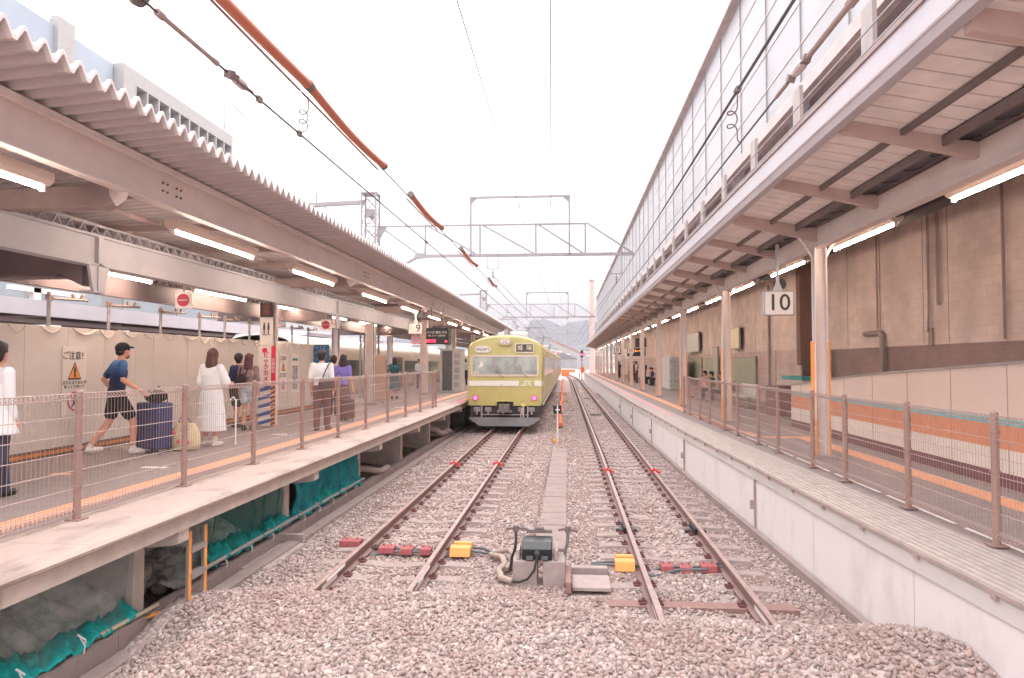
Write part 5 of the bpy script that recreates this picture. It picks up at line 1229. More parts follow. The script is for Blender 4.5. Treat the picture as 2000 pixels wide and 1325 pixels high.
# ================================================================== OVERHEAD GANTRIES
def gantry(Y, label, cut=False):
    t = thing('overhead_gantry', label, 'gantry', (-8.25, Y, 0), 'overhead line gantries'); m_ = m_steelblue
    b = MB(); xs_ = (-8.55, -7.95)
    for x in xs_:
        for y in (Y-.3, Y+.3): b.bar((x, y, -.3), (x, y, 9.6), .07, .07, up=(0, 1, 0))
    z = 3.0
    while z < 9.4:
        for y in (Y-.3, Y+.3): b.bar((xs_[0], y, z), (xs_[1], y, z+.6), .035, .02, up=(0, 1, 0)); b.bar((xs_[1], y, z), (xs_[0], y, z+.6), .035, .02, up=(0, 1, 0)); b.bar((xs_[0], y, z), (xs_[1], y, z), .035, .02, up=(0, 1, 0))
        for x in xs_: b.bar((x, Y-.3, z), (x, Y+.3, z+.6), .035, .02, up=(1, 0, 0))
        z += .66
    b.box(-8.6, -7.9, Y-.34, Y+.34, 9.55, 9.62); b.box(-8.35, -8.05, Y-.25, Y+.25, 8.6, 8.9); b.build('lattice_mast', m_, t)
    b = MB(); b.bar((-11.2, Y, 9.15), (-8.5, Y, 9.25), .16, .2, up=(0, 1, 0)); b.bar((-10.6, Y, 8.9), (-10.6, Y, 9.7), .05, .05, up=(0, 1, 0)); b.bar((-10.2, Y, 9.1), (-10.1, Y, 8.8), .04, .04, up=(0, 1, 0)); b.build('side_arm', m_, t)
    b = MB()
    b.bar((-7.95, Y, 8.2), (.9, Y, 8.2), .09, .07, up=(0, 0, 1)); b.bar((-6.15, Y, 6.93), (2.72, Y, 6.93), .14, .12)
    b.bar((-6.15, Y, 6.93), (-7.95, Y, 6.0), .12, .1); 
    for x, xb in ((-5.9, -5.9), (-3.6, -3.6), (-1.28, -1.28), (.75, .75)): b.bar((x, Y, 6.95), (x, Y, 8.2), .08, .07, up=(0, 1, 0))
    for (xa, xb) in ((-7.8, -6.15), (-5.75, -3.75), (-3.45, -1.35), (-1.15, .65), (.9, 2.65)): b.bar((xa, Y, 8.17), (xb, Y, 6.98), .07, .06, up=(0, 1, 0))
    b.prism([(-7.95, 7.5), (-7.5, 8.2), (-7.95, 8.2)], Y-.02, Y+.02); b.prism([(-6.4, 6.8), (-5.9, 6.85), (-5.9, 7.05), (-6.3, 7.05)], Y-.08, Y+.08); b.build('truss_beam', m_, t)
    b = MB(); b.bar((-3.98, Y-.1, 6.95), (-3.98, Y-.1, 9.35), .09, .09, up=(0, 1, 0)); b.bar((.10, Y-.1, 6.95), (.10, Y-.1, 9.35), .09, .09, up=(0, 1, 0)); b.bar((-4.02, Y-.1, 9.33), (.14, Y-.1, 9.33), .1, .09)
    b.prism([(-3.95, 9.3), (-3.7, 9.3), (-3.95, 9.05)], Y-.12, Y-.08); b.prism([(.07, 9.3), (-.18, 9.3), (.07, 9.05)], Y-.12, Y-.08); b.build('upper_frame', m_, t)
    for x in (-1.92, -.66):
        b = MB(); b.tube([(x, Y-.1, 9.28), (x, Y-.1, 8.78)], .018, 6)
        for k in range(3): b.tube([(x, Y-.1, 9.14-.09*k), (x, Y-.1, 9.11-.09*k)], .06, 12)
        b.bar((x-.1, Y-.1, 8.84), (x+.1, Y-.1, 8.84), .02, .02); b.build('insulator', m_white, t)
    for x in (-3.05, 2.0):
        zt = 6.93; zb = 6.35 if x < 0 else 6.1
        b = MB()
        for q in (-.22, .22): b.bar((x+q, Y-.1, zt+.15), (x+q, Y-.1, zb), .035, .035, up=(0, 1, 0))
        b.bar((x-.24, Y-.1, zb), (x+.24, Y-.1, zb), .035, .035); b.tube([(x, Y-.1, zb), (x, Y-.1, zb-.45)], .018, 6)
        for k in range(3): b.tube([(x, Y-.1, zb-.12-.09*k), (x, Y-.1, zb-.15-.09*k)], .06, 12)
        b.build('wire_hanger', m_, t)
gantry(28.5, 'nearest overhead line gantry with lattice mast behind the left canopy')
gantry(68, 'second overhead line gantry seen above the train')
for i, Y_ in enumerate((108, 148, 190, 235)): gantry(Y_, '%s overhead line gantry counted from the camera, in the haze' % ORD[i+2])

# wires
def wire(name, label, pts, r=.008, m=None, grp='overhead wires'):
    b = MB(); b.tube(pts, r, 5); return tag(b.build(name, m or mat('wire_grey', (84,76,76), .5, .3)), label, 'wire', grp)
def span(x0, y0, z0, x1, y1, z1, sag=.0, n=10): return [(x0+(x1-x0)*i/n, y0+(y1-y0)*i/n, z0+(z1-z0)*i/n-4*sag*(i/n)*(1-i/n)) for i in range(n+1)]
wire('overhead_wire', 'thin high wire left of the middle of the sky', [(-1.92, 2, 8.9)]+[(-1.92, y, 8.82) for y in (28.5, 68, 108, 148)], .013)
wire('overhead_wire', 'thin high wire right of the middle of the sky', [(-.05, 2, 8.95), (-.66, 28.4, 8.82), (-.66, 68, 8.82), (-.66, 108, 8.82), (-.66, 148, 8.82)], .013)
# covered wire over track one
t = thing('covered_wire', 'wire over the left track with long orange insulating sleeves', 'wire', (-2.33, 5, 4.95))
b = MB(); b.tube([(-2.33, 1, 4.97), (-2.33, 8, 4.95), (-2.33, 20, 4.95), (-2.3, 60, 5.0), (-2.3, 150, 5.0)], .009, 5); b.build('wire', mat('wire_grey', (84,76,76), .5, .3), t)
m_slv = mat('orange_sleeve', (190,112,86), .5, var=.05, scale=2, stretch=(1,.2,1))
for (a, c_, r) in ((2.2, 5.98, .044), (6.02, 8.55, .042), (10.1, 12.6, .044), (15.0, 17.6, .04), (20.5, 22.5, .04)):
    b = MB(); n = 8; b.tube([(-2.31, a+(c_-a)*i/n, 4.99-.05*math.sin(math.pi*i/n)) for i in range(n+1)], r, 12); s_ = b.build('insulating_sleeve', m_slv, t, smooth=True)
    b = MB(); b.tube([(-2.31, c_-.02, 4.99), (-2.31, c_+.04, 4.99)], r*1.15, 10); b.tube([(-2.31, a-.04, 4.99), (-2.31, a+.02, 4.99)], r*1.15, 10); b.build('end_clamp', m_steeld, s_)
    b = MB(); b.tube([(-2.385, a, 4.94), (-2.385, c_, 4.94)], .012, 5); b.build('side_wire', m_steelm, s_)
t = thing('contact_wire', 'dark wire with a long turnbuckle and glass insulator crossing the upper left sky', 'wire', (-2.48, 5, 4.6))
ml = lambda y: (-2.46, y, 4.61)
b = MB(); b.tube([(-2.46, 1.2, 4.61)]+[ml(y) for y in (3, 8, 20, 40, 70, 110)], .009, 5); b.build('wire', mat('wire_grey', (84,76,76), .5, .3), t)
b = MB(); b.tube([ml(3.98), ml(4.62)], .016, 8); b.tube([ml(3.93), ml(4.0)], .024, 8); b.tube([ml(4.60), ml(4.66)], .021, 8); b.build('turnbuckle', m_steelm, t)
b = MB(); b.obox(ml(4.84), (.05, .09, .06), (.3, .2, .1)); b.obox(ml(4.88), (.09, .03, .05), (0, .4, 0)); b.build('shackle', m_steeld, t)
b = MB(); b.tube([ml(4.9), ml(4.94), ml(5.06), ml(5.12)], [.018, .038, .034, .014], 10); b.build('insulator', mat('insulator_glaze', (190,176,178), .2, var=.2), t)
b = MB(); b.tube([(-2.43, 4.9, 4.58), (-2.43, 5.14, 4.59)], .014, 6); b.build('link_bar', m_steeld, t)
b = MB()
for y in (5.33, 6.17, 12, 19, 29): b.obox(ml(y), (.03, .07, .045))
b.build('clamp', m_steeld, t)
b = MB(); b.tube([(-2.50, 3.80, 4.66), (-2.47, 3.80, 4.645)], .075, 16); b.build('weight_disc', m_steeld, t)
def curly(p0, p1, label, rad=.045, loops=2):
    p0 = Vector(p0); p1 = Vector(p1); pts = [p0]; zt = p0.z; n = 44; low = min(p0.z, p1.z); drop = p0.z-low
    for i in range(n+1):
        u = i/n; a = 2*math.pi*loops*u
        pts.append(Vector((p0.x+(p1.x-p0.x)*.25*u-rad*(1-math.cos(a))*.9, p0.y+(p1.y-p0.y)*u+.02*math.sin(a), zt-drop*.3-drop*.5*u-rad*.75*math.sin(a))))
    pts += [p0.lerp(p1, .55)*.0+Vector((p0.x+(p1.x-p0.x)*.3, p1.y, low+drop*.06)), p1]
    b = MB(); b.tube(pts, .0065, 5); tag(b.build('curled_lead', m_steeld), label, 'wire lead', 'curled leads between wires')
curly((-2.36, 6.12, 4.93), (-2.46, 6.17, 4.62), 'curled thin lead hanging below the orange sleeve')
# right pair
t = thing('covered_wire', 'pair of wires over the right track in front of the glazed screen', 'wire', (1.54, 5, 4.95))
b = MB(); b.tube([(1.54, 1, 4.97), (1.54, 20, 4.95), (1.5, 60, 5.0), (1.4, 110, 5.0), (.2, 150, 5.0)], .009, 5); b.tube([(1.57, 1, 5.0), (1.57, 6.3, 4.99), (1.54, 12, 4.95)], .007, 5); b.build('wire', mat('wire_grey', (84,76,76), .5, .3), t)
b = MB(); b.tube([(1.54, 4.2, 4.98), (1.54, 4.6, 4.98)], .022, 8); b.tube([(1.54, 6.3, 4.96), (1.54, 6.38, 4.96)], .03, 8); b.build('clamp', m_steeld, t)
t = thing('contact_wire', 'wire with a long turnbuckle above the right track, lower of the pair', 'wire', (1.57, 5, 4.5))
mr2 = lambda y: (1.57, y, 4.49)
b = MB(); b.tube([mr2(y) for y in (1, 5, 10, 20, 40, 60, 100)], .009, 5); b.build('wire', mat('wire_grey', (84,76,76), .5, .3), t)
b = MB(); b.tube([mr2(3.9), mr2(4.62)], .019, 8); b.tube([mr2(3.8), mr2(3.93)], .03, 8); b.tube([mr2(5.02), mr2(5.3)], .015, 8); b.build('turnbuckle', m_steelm, t)
b = MB(); b.tube([mr2(4.66), mr2(4.72), mr2(4.84), mr2(4.9)], [.018, .036, .032, .014], 10); b.build('insulator', mat('insulator_glaze', (190,176,178), .2, var=.2), t)
b = MB(); b.obox(mr2(4.64), (.05, .08, .05), (.2, .3, 0)); b.obox(mr2(4.95), (.05, .07, .05), (.5, .2, 0)); b.build('shackle', m_steeld, t)
curly((1.54, 6.35, 4.95), (1.57, 6.4, 4.50), 'curled thin lead between the two right wires', .05)
wire('overhead_wire', 'thin wire running to the far hills over the left track', [(-3.0, 28, 6.0), (-2.3, 68, 5.9), (-2.3, 108, 5.9), (-2.3, 190, 5.9)], .012)
wire('overhead_wire', 'thin wire running to the far hills over the right track', [(2.0, 28, 5.75), (1.5, 68, 5.9), (1.3, 108, 5.9), (-2, 190, 5.9)], .012)

# ================================================================== FAR END
t = thing('signal', 'red signal light on a post where the right platform ends', 'signal', (2.15, 103, -.2))
b = MB(); b.tube([(2.15, 103, -.2), (2.15, 103, 3.9)], .06, 8); b.build('post', m_steeld, t)
b = MB(); b.box(1.95, 2.35, 102.9, 103.05, 3.2, 4.3); b.build('head', m_black, t, bevel=.05)
b = MB(); b.tube([(2.15, 102.86, 3.65), (2.15, 102.9, 3.65)], .14, 14); b.build('red_lamp', mat('signal_red', (255,40,110), emit=5), t)
b = MB(); b.box(1.7, 1.85, 102.7, 102.9, .2, .9); b.box(1.95, 2.5, 102.6, 102.7, .95, 1.8); tag(b.build('orange_equipment_box', mat('net_orange', (240,110,60), .7)), 'orange covered equipment at the foot of the red signal', 'equipment box')
def barrier(x0, x1, y, z0, z1, label):
    t = thing('barrier_net', label, 'barrier', ((x0+x1)/2, y, z0), 'orange barriers at the far end')
    b = MB(); n = 10
    for k in range(n): a = x0+(x1-x0)*k/n; c = x0+(x1-x0)*(k+1)/n; b.box(a, c, y+.03*(k % 2), y+.06+.03*(k % 2), z0+.05*(k % 3), z1-.04*(k % 2))
    b.build('net', mat('net_orange', (240,110,60), .7), t)
    b = MB()
    for x in (x0, x1): b.tube([(x, y+.1, -.3), (x, y+.1, z1+.1)], .03, 6)
    b.build('post', m_steelm, t)
barrier(-1.0, .3, 125, -.05, .75, 'orange net barrier at the end of the green train')
barrier(-3.0, 2.0, 185, -.2, .6, 'faint orange barrier far down the line')
def house(x, y, w_, d_, h_, m, label, roof=None, rows=2, cols=4):
    t = thing('town_building', label, 'building', (x, y, 0), 'town buildings in the haze')
    b = MB(); b.box(x-w_/2, x+w_/2, y, y+d_, -1, h_); b.build('wall', m, t)
    if roof: b = MB(); b.prism([(x-w_/2-.4, h_), (x+w_/2+.4, h_), (x, h_+w_*.22)], y-.4, y+d_+.4); b.build('roof', roof, t)
    else: b = MB(); b.box(x-w_/2-.2, x+w_/2+.2, y-.2, y+d_+.2, h_, h_+.4); b.build('parapet', m_white, t)
    for i in range(rows):
        for j in range(cols):
            b = MB(); cx = x-w_/2+w_*(j+.5)/cols; cz_ = h_*(i+.5)/rows; b.box(cx-w_/cols*.28, cx+w_/cols*.28, y-.06, y+.02, cz_-h_/rows*.22, cz_+h_/rows*.22); b.build('window', mat('pale_glass', (150,156,162), .2, var=.05), t)
m_h1 = mat('house_white', (158,156,155), .7, var=.05); m_h2 = mat('house_grey', (160,158,160), .7, var=.05); m_h3 = mat('house_beige', (196,180,168), .7, var=.05)
m_rr = mat('roof_tile_grey', (120,118,124), .7); m_rp = mat('roof_tile_red', (176,100,96), .7)
rb = random.Random(11)
names = ['white box building', 'grey flat roofed block', 'beige block', 'low white house with grey roof', 'house with a dull red roof']
spots = [(-16, 260, 16, 9, 0), (-2, 300, 12, 6.5, 3), (9, 280, 10, 8, 1), (18, 330, 14, 10, 2), (-8, 360, 12, 10, 4), (3, 400, 16, 11, 0), (-26, 340, 16, 13, 2), (14, 430, 18, 14, 0), (-14, 470, 20, 15, 1), (-36, 420, 18, 14, 0), (26, 380, 14, 9, 3), (0, 540, 26, 18, 2), (30, 520, 24, 16, 1), (-30, 560, 26, 17, 3)]
places = ['left of the track', 'in the middle beyond the barrier', 'right of the signal', 'behind the far right houses', 'beyond the train end', 'in the second row', 'far left of the town', 'right of centre in the third row', 'left of centre in the third row', 'at the left edge of the town', 'at the right edge of the town', 'in the last row', 'in the last row on the right', 'in the last row on the left']
for (x, y, w_, h_, k), pl in zip(spots, places):
    house(x, y, w_, 10, h_*.62, (m_h1, m_h2, m_h3, m_h1, m_h3)[k], names[k]+' '+pl, (None, None, None, m_rr, m_rp)[k], max(1, int(h_/4)), max(2, int(w_/4)))
# white footbridge crossing behind
t = thing('footbridge', 'white covered footbridge sloping down over the far tracks', 'bridge', (0, 170, 4))
b = MB(); b.bar((-4.5, 170, 7.4), (4.5, 170, 3.6), 1.4, 1.3, up=(0, 0, 1)); b.build('sloping_span', m_h1, t)
b = MB(); b.bar((-4.5, 169.2, 8.2), (4.5, 169.2, 4.4), .2, .15); b.build('roof_edge', m_rp, t)
b = MB(); b.box(4.2, 4.6, 169.5, 170.5, -1, 3.6); b.box(-4.9, -4.5, 169.5, 170.5, -1, 7.4); b.build('pier', m_h2, t)
t = thing('chimney_mast', 'tall slender concrete mast rising behind the right canopy end', 'mast', (4.6, 130, -1))
b = MB(); b.tube([(4.6, 130, -1), (4.6, 130, 9), (4.6, 130, 17.6)], [.5, .46, .40], 16); b.build('shaft', mat('mast_concrete', (190,166,158), .8, var=.1, scale=2), t, smooth=True)
b = MB(); b.tube([(4.6, 130, 17.6), (4.6, 130, 17.9)], .52, 16); b.build('cap', m_steelm, t)

# ------------------------------------------------------------------ left side distance
t = thing('station_canopy', 'white edged canopy of the next platform beyond the hoarding', 'canopy', (-15, 5, 0))
b = MB(); b.box(-14.1, -14.0, -5, 95, 3.74, 4.16); b.build('white_fascia', m_whitef, t)
b = MB(); b.box(-20, -14.1, -5, 95, 4.0, 4.1); b.build('roof', m_steelm, t)
b = MB()
for k in range(8): b.box(-14.2-.45*k, -14.15-.45*k, -5, 95, 3.55+.03*k, 3.66+.03*k)
for k in range(24): y = -4+4.2*k; b.box(-19.5, -14.12, y-.06, y+.06, 3.72, 3.95)
b.build('brown_beams', m_steeld, t)
for k in range(9): y = 3+11*k; b = MB(); b.box(-17.1, -16.9, y-.1, y+.1, -.4, 4); b.build('column', m_pink, t)
b = MB(); b.box(-22, -15.0, -5, 95, -.4, PL); tag(b.build('far_platform', m_conc2), 'next platform beyond the hoarding', kind='structure')
t = thing('grey_building', 'low grey building seen between the left canopy and the white fascia', 'building', (-34, 5, 0))
b = MB(); b.box(-29.5, -25, -10, 60, -.4, 7.4); b.build('wall', mat('building_grey', (140,140,142), .7, var=.05, scale=.3), t)
for k in range(12): y = -6+5.4*k; b = MB(); b.box(-25.02, -24.95, y, y+3.6, 4.6, 6.2); b.build('window', mat('pale_glass', (196,204,210), .2, var=.05), t)
b = MB(); b.box(-24.95, -24.8, -10, 60, 6.6, 6.75); b.box(-24.95, -24.8, -10, 60, 4.2, 4.35); b.build('white_rail', m_white, t)
for i, y in enumerate((9, 14, 20, 27)):
    b = MB(); b.box(-22.2, -22, y, y+.4, 0, 5.6); b.box(-22.2, -22, y-1.2, y+3, 5.4, 5.6); tag(b.build('pale_frame', m_white), '%s pale post frame in front of the grey building' % ORD[i], 'frame', 'pale frames')
t = thing('blue_building', 'long pale blue building top above the left roof', 'building', (-30, 20, 0))
b = MB(); b.box(-38, -30, -10, 43.2, 0, 22.3); b.build('wall', mat('building_blue', (146,156,168), .6, c2=(154,164,175), scale=.2), t)
b = MB(); b.box(-30.3, -29.75, 37.9, 39.3, 12, 22.9); b.box(-30.2, -29.9, -10, 43, 19.4, 19.6); b.build('white_tower', m_h1, t)
for k in range(9):
    y = 2+4.3*k
    if 35 < y < 41: continue
    b = MB(); b.box(-30.0, -29.8, y, y+1.4, 18.8, 21.5); f_ = b.build('window_bay', m_white, t); b = MB(); b.box(-29.82, -29.78, y+.25, y+1.1, 19.3, 21.0); b.build('pane', m_glassd, f_)
b = MB(); b.tube([(-30.2, -5, 22.7), (-30.2, 43, 22.7)], .05, 5)
for k in range(14): b.tube([(-30.2, -5+3.6*k, 22.3), (-30.2, -5+3.6*k, 22.7)], .04, 5)
b.build('roof_railing', m_white, t)
t = thing('white_apartment_block', 'white apartment block with a row of open balconies above the left roof', 'building', (-30, 50, 0))
b = MB(); b.box(-38, -30.2, 43.3, 58.2, 0, 22.2); b.box(-30.2, -29.3, 43.3, 58.4, 21.4, 22.4); b.build('wall', m_h1, t)
b = MB()
for k in range(11): y = 44.6+1.36*k; b.box(-30.2, -29.3, y-.08, y+.08, 14, 21.4)
b.box(-30.2, -29.3, 43.3, 44.5, 14, 21.4); b.build('balcony_walls', m_h1, t)
for zl in (19.0, 16.2):
    b = MB(); b.box(-30.0, -29.28, 44.5, 58.3, zl-.1, zl+.85); b.build('balcony_front', m_white, t)
for k in range(10): y = 44.7+1.36*k; b = MB(); b.box(-30.21, -30.15, y, y+1.1, 19.0, 21.3); b.build('balcony_window', mat('blind_grey', (140,142,146), .4, var=.1), t)
b = MB(); b.tube([(-32, 62, 20), (-32, 62, 26.5), (-32, 64, 27.2), (-32, 66.5, 27.0)], .07, 6); b.tube([(-32, 62, 24), (-32, 62.8, 27)], .05, 5); tag(b.build('rooftop_crane', m_h2), 'faint thin crane arm behind the white apartment block', 'crane')
# ================================================================== PEOPLE AND LUGGAGE
def blobmesh(prims, voxel, name, m, parent, smooth_it=6, loc=None):
    b = MB()
    for p in prims:
        if p[0] == 'c':      # tapered capsule
            a, r0, c, r1 = Vector(p[1]), p[2], Vector(p[3]), p[4]; d = (c-a); L_ = max(d.length, 1e-4); u = d/L_
            pts = []; rs = []
            for k in range(4): an = math.pi/2*(k/4); pts.append(a-u*r0*math.cos(an)); rs.append(max(.001, r0*math.sin(an)))
            pts.append(a); rs.append(r0); pts.append(c); rs.append(r1)
            for k in range(1, 5): an = math.pi/2*(k/4); pts.append(c+u*r1*math.sin(an)); rs.append(max(.001, r1*math.cos(an)))
            b.tube(pts, rs, 14)
        elif p[0] == 'e': b.ball(p[1], p[2], 20, 12)
        elif p[0] == 'l':    # loft of elliptical rings: (z, cx, cy, rx, ry)
            k0 = len(b.v); n = 28; rings = p[1]; pl_ = p[2] if len(p) > 2 else 0
            for (z, cx, cy, rx, ry) in rings:
                for j in range(n):
                    a = 2*math.pi*j/n; w_ = 1+pl_*math.sin(a*7)*((rings[0][0]-z)/(rings[0][0]-rings[-1][0]))
                    b.v.append((cx+rx*w_*math.cos(a), cy+ry*w_*math.sin(a), z))
            for i in range(len(rings)-1):
                for j in range(n): b.f.append((k0+i*n+j, k0+i*n+(j+1) % n, k0+(i+1)*n+(j+1) % n, k0+(i+1)*n+j)); b.fm.append(0)
            b.f.append(tuple(k0+j for j in range(n))); b.f.append(tuple(k0+(len(rings)-1)*n+j for j in range(n))[::-1]); b.fm += [0, 0]
        elif p[0] == 'b': b.obox(p[1], p[2], p[3] if len(p) > 3 else (0, 0, 0))
    me = b.mesh('tmp'); bm = bmesh.new(); bm.from_mesh(me); bmesh.ops.recalc_face_normals(bm, faces=bm.faces); bm.to_mesh(me); bm.free()
    o = bpy.data.objects.new('tmp', me); C.objects.link(o)
    r = o.modifiers.new('r', 'REMESH'); r.mode = 'VOXEL'; r.voxel_size = voxel; r.use_smooth_shade = True
    s = o.modifiers.new('s', 'SMOOTH'); s.factor = .5; s.iterations = smooth_it
    dg = bpy.context.evaluated_depsgraph_get(); dg.update(); out = bpy.data.meshes.new_from_object(o.evaluated_get(dg)); out.name = name
    bpy.data.objects.remove(o); bpy.data.meshes.remove(me)
    return link(name, out, m, parent, smooth=True)
def V3(*a): return Vector(a)
def person(label, loc, rz, s=1.0, fem=False, armL=None, armR=None, legL=None, legR=None, lean=0, sit=False, hair='short', hairm=None, top=None, topm=None, sleeve=.5, low='trousers', lowm=None, lowlen=1, tunic=None, shoe=None, dress=None, detail=True, look=0, cap=None, beard=False, group=None, voxel=.012, shoetop=False):
    """local frame: facing +y, feet on z=0, height 1.70*s"""
    t = thing('person', label, 'person', loc, group, rz if rz else 1e-6); t.scale = (s, s, s)
    vx = voxel
    dz = -.47 if sit else 0; ly = lambda z: lean*(max(0, z-.9))
    P = lambda x, y, z: V3(x, y+ly(z+(-dz)), z+dz)
    sw = .165 if fem else .185; hp = V3(.085, 0, .90+dz)
    legs = {}
    for sd, cu in ((-1, legL), (1, legR)):
        if cu: kn, an = V3(*cu[0]), V3(*cu[1])
        elif sit: kn, an = V3(sd*.12, .44, .46), V3(sd*.12, .42, .09)
        else: kn, an = V3(sd*.09, .02, .49), V3(sd*.095, -.02, .09)
        legs[sd] = (V3(sd*.085, 0, .90+dz), kn, an)
    arms = {}
    for sd, cu in ((-1, armL), (1, armR)):
        sh = P(sd*sw, 0, 1.385)
        if cu: el, wr = V3(*cu[0]), V3(*cu[1])
        else: el, wr = P(sd*(sw+.04), -.02, 1.11), P(sd*(sw+.05), .04, .86)
        arms[sd] = (sh, el, wr)
    q = [('e', P(0, .0, 1.26), (.15 if fem else .17, .10, .19)), ('e', P(0, 0, 1.08), (.12 if fem else .145, .09, .16)), ('e', P(0, -.005, .93), (.16, .11, .13)),
         ('c', P(-sw+.03, 0, 1.37), .055, P(sw-.03, 0, 1.37), .055), ('c', P(0, 0, 1.38), .058, P(0, .02, 1.50), .05)]
    hx = V3(0, .03, 1.595); hc = P(*hx)
    q += [('e', hc, (.076, .094, .115)), ('e', hc+V3(0, .03, -.06), (.055, .06, .06))]
    fw = V3(math.sin(look), math.cos(look), 0); rt = V3(fw.y, -fw.x, 0)
    q += [('e', hc+fw*.098+V3(0, 0, -.018), (.014, .016, .024)), ('e', hc+rt*.078+V3(0, 0, -.01), (.012, .02, .03)), ('e', hc-rt*.078+V3(0, 0, -.01), (.012, .02, .03)), ('e', hc+fw*.085+V3(0, 0, -.062), (.024, .012, .010))]
    for sd in (-1, 1):
        h, k, a = legs[sd]; q += [('c', h, .085, k, .055), ('c', k, .054, k.lerp(a, .35), .056), ('c', k.lerp(a, .35), .056, a, .036), ('c', a+V3(0, -.02, -.04), .038, a+V3(sd*.015, .14, -.06), .03)]
        sh, el, wr = arms[sd]; q += [('c', sh, .052, el, .038), ('c', el, .038, el.lerp(wr, .4), .037), ('c', el.lerp(wr, .4), .037, wr, .025)]
        d = (wr-el).normalized(); side = d.cross(V3(1, 0, 0)).normalized(); pm = wr+d*.055
        q += [('c', wr, .024, pm, .03), ('c', wr+d*.02+side*.018, .02, pm+side*.02, .02), ('c', wr+d*.02-side*.018, .02, pm-side*.02, .02)]
        if detail:
            cu = V3(-sd*.012, 0, 0)
            for fi, (o_, ln) in enumerate(((-.03, .062), (-.010, .075), (.010, .07), (.03, .052))):
                b0 = pm+d*.018+side*o_; b1 = b0+d*ln*.55; b2 = b1+(d*.7+cu*22).normalized()*ln*.5
                q += [('c', b0, .0105, b1, .0095), ('c', b1, .0095, b2, .008)]
            b0 = wr+d*.03+side*.028; q += [('c', b0, .012, b0+(d+side*.8+cu*10).normalized()*.05, .009)]
    blobmesh(q, .009 if detail else .014, 'body', m_skin, t, 3)
    if detail:
        b = MB()
        for sg in (-1, 1): b.ball(hc+fw*.085+rt*sg*.03+V3(0, 0, .01), (.009, .009, .007), 8, 6)
        b.build('eyes', m_ink, t, smooth=True)
    # clothing
    g = .018
    if dress:
        rings = [(1.43+dz, 0, ly(1.4), .07, .06), (1.38+dz, 0, ly(1.38), .18, .10), (1.25, 0, ly(1.25), .20, .13), (1.05, 0, 0, .185, .14), (.85, 0, 0, .215, .17), (.5, 0, 0, .25, .20), (.27, 0, 0, .27, .22)]
        pr = [('l', rings, .035)]
        for sd in (-1, 1): sh, el, wr = arms[sd]; pr.append(('c', sh, .072, sh.lerp(el, .95), .085))
        blobmesh(pr, .011, 'dress', dress, t, 2)
    else:
        pr = [('e', P(0, .0, 1.25), (.17 if fem else .195, .122, .20)), ('e', P(0, 0, 1.08), (.15 if fem else .172, .115, .17)), ('e', P(0, -.005, .97), (.172, .124, .10)), ('c', P(-sw+.03, 0, 1.365), .068, P(sw-.03, 0, 1.365), .068), ('l', [(1.44+dz, 0, ly(1.44), .07, .062), (1.36+dz, 0, ly(1.36), .15, .085)])]
        for sd in (-1, 1): sh, el, wr = arms[sd]; e = sh.lerp(el, min(1, sleeve*2)) ; pr.append(('c', sh, .068, e, .06)); 
        if tunic: pr.append(('l', [(1.25, 0, 0, .19, .13), (1.0, 0, 0, .215, .165), (tunic, 0, -.02, .27, .22)]))
        if sleeve > .5:
            for sd in (-1, 1): sh, el, wr = arms[sd]; pr.append(('c', el, .055, el.lerp(wr, sleeve*2-1), .048))
        blobmesh(pr, vx, 'shirt', topm, t, 4)
        if low == 'skirt':
            blobmesh([('l', [(1.0+dz, 0, 0, .15, .115), (.88+dz, 0, 0, .18, .14), (.9-.65*lowlen, 0, 0, .21+.03*lowlen, .18)], .03)], vx, 'skirt', lowm, t, 3)
        else:
            pr = [('e', P(0, -.005, .93), (.178, .13, .125))]
            for sd in (-1, 1):
                h, k, a = legs[sd]; wd = .10 if lowlen > .6 else .115
                if lowlen <= .5: pr.append(('c', h, .105, h.lerp(k, lowlen*2), .098))
                else: pr += [('c', h, .105, k, .082), ('c', k, .08, k.lerp(a, (lowlen-.5)*2), .068)]
            blobmesh(pr, vx, 'trousers', lowm, t, 4)
    pr = []
    for sd in (-1, 1):
        h, k, a = legs[sd]; pr += [('c', a+V3(0, -.03, -.045), .045, a+V3(sd*.015, .15, -.055), .04), ('e', a+V3(sd*.01, .05, -.075), (.045, .13, .02)), ('c', a+V3(0, 0, -.04), .045, a+V3(0, 0, .01 if not shoetop else .06), .045)]
    blobmesh(pr, .011, 'shoes', shoe or m_black, t, 2)
    hm = hairm or m_hair
    if cap:
        blobmesh([('e', hc+V3(0, -.01, .035), (.092, .108, .095)), ('c', hc+fw*.09+V3(0, 0, .055), .02, hc+fw*.17+V3(0, 0, .045), .014), ('c', hc+fw*.08+rt*.04+V3(0, 0, .05), .014, hc+fw*.15+rt*.03+V3(0, 0, .045), .012), ('c', hc+fw*.08-rt*.04+V3(0, 0, .05), .014, hc+fw*.15-rt*.03+V3(0, 0, .045), .012)], .009, 'cap', cap, t, 2)
        blobmesh([('e', hc+V3(0, -.035, -.03)-fw*.0, (.082, .075, .06))], .009, 'hair', hm, t, 2)
    else:
        pr = [('e', hc+V3(0, -.014, .03)-fw*.008, (.093, .108, .112)), ('e', hc+fw*.045+V3(0, 0, .075), (.07, .055, .05)), ('e', hc-fw*.04+V3(0, 0, -.03), (.085, .07, .085))]
        if hair == 'long': pr += [('l', [(hc.z+.02, 0, hc.y-.03, .09, .08), (hc.z-.12, 0, hc.y-.055, .105, .075), (hc.z-.27, 0, hc.y-.08, .10, .055), (hc.z-.40, .005, hc.y-.10, .05, .035)])]
        if hair == 'mid': pr += [('l', [(hc.z+.02, 0, hc.y-.03, .092, .085), (hc.z-.12, 0, hc.y-.045, .105, .08), (hc.z-.20, 0, hc.y-.06, .08, .05)])]
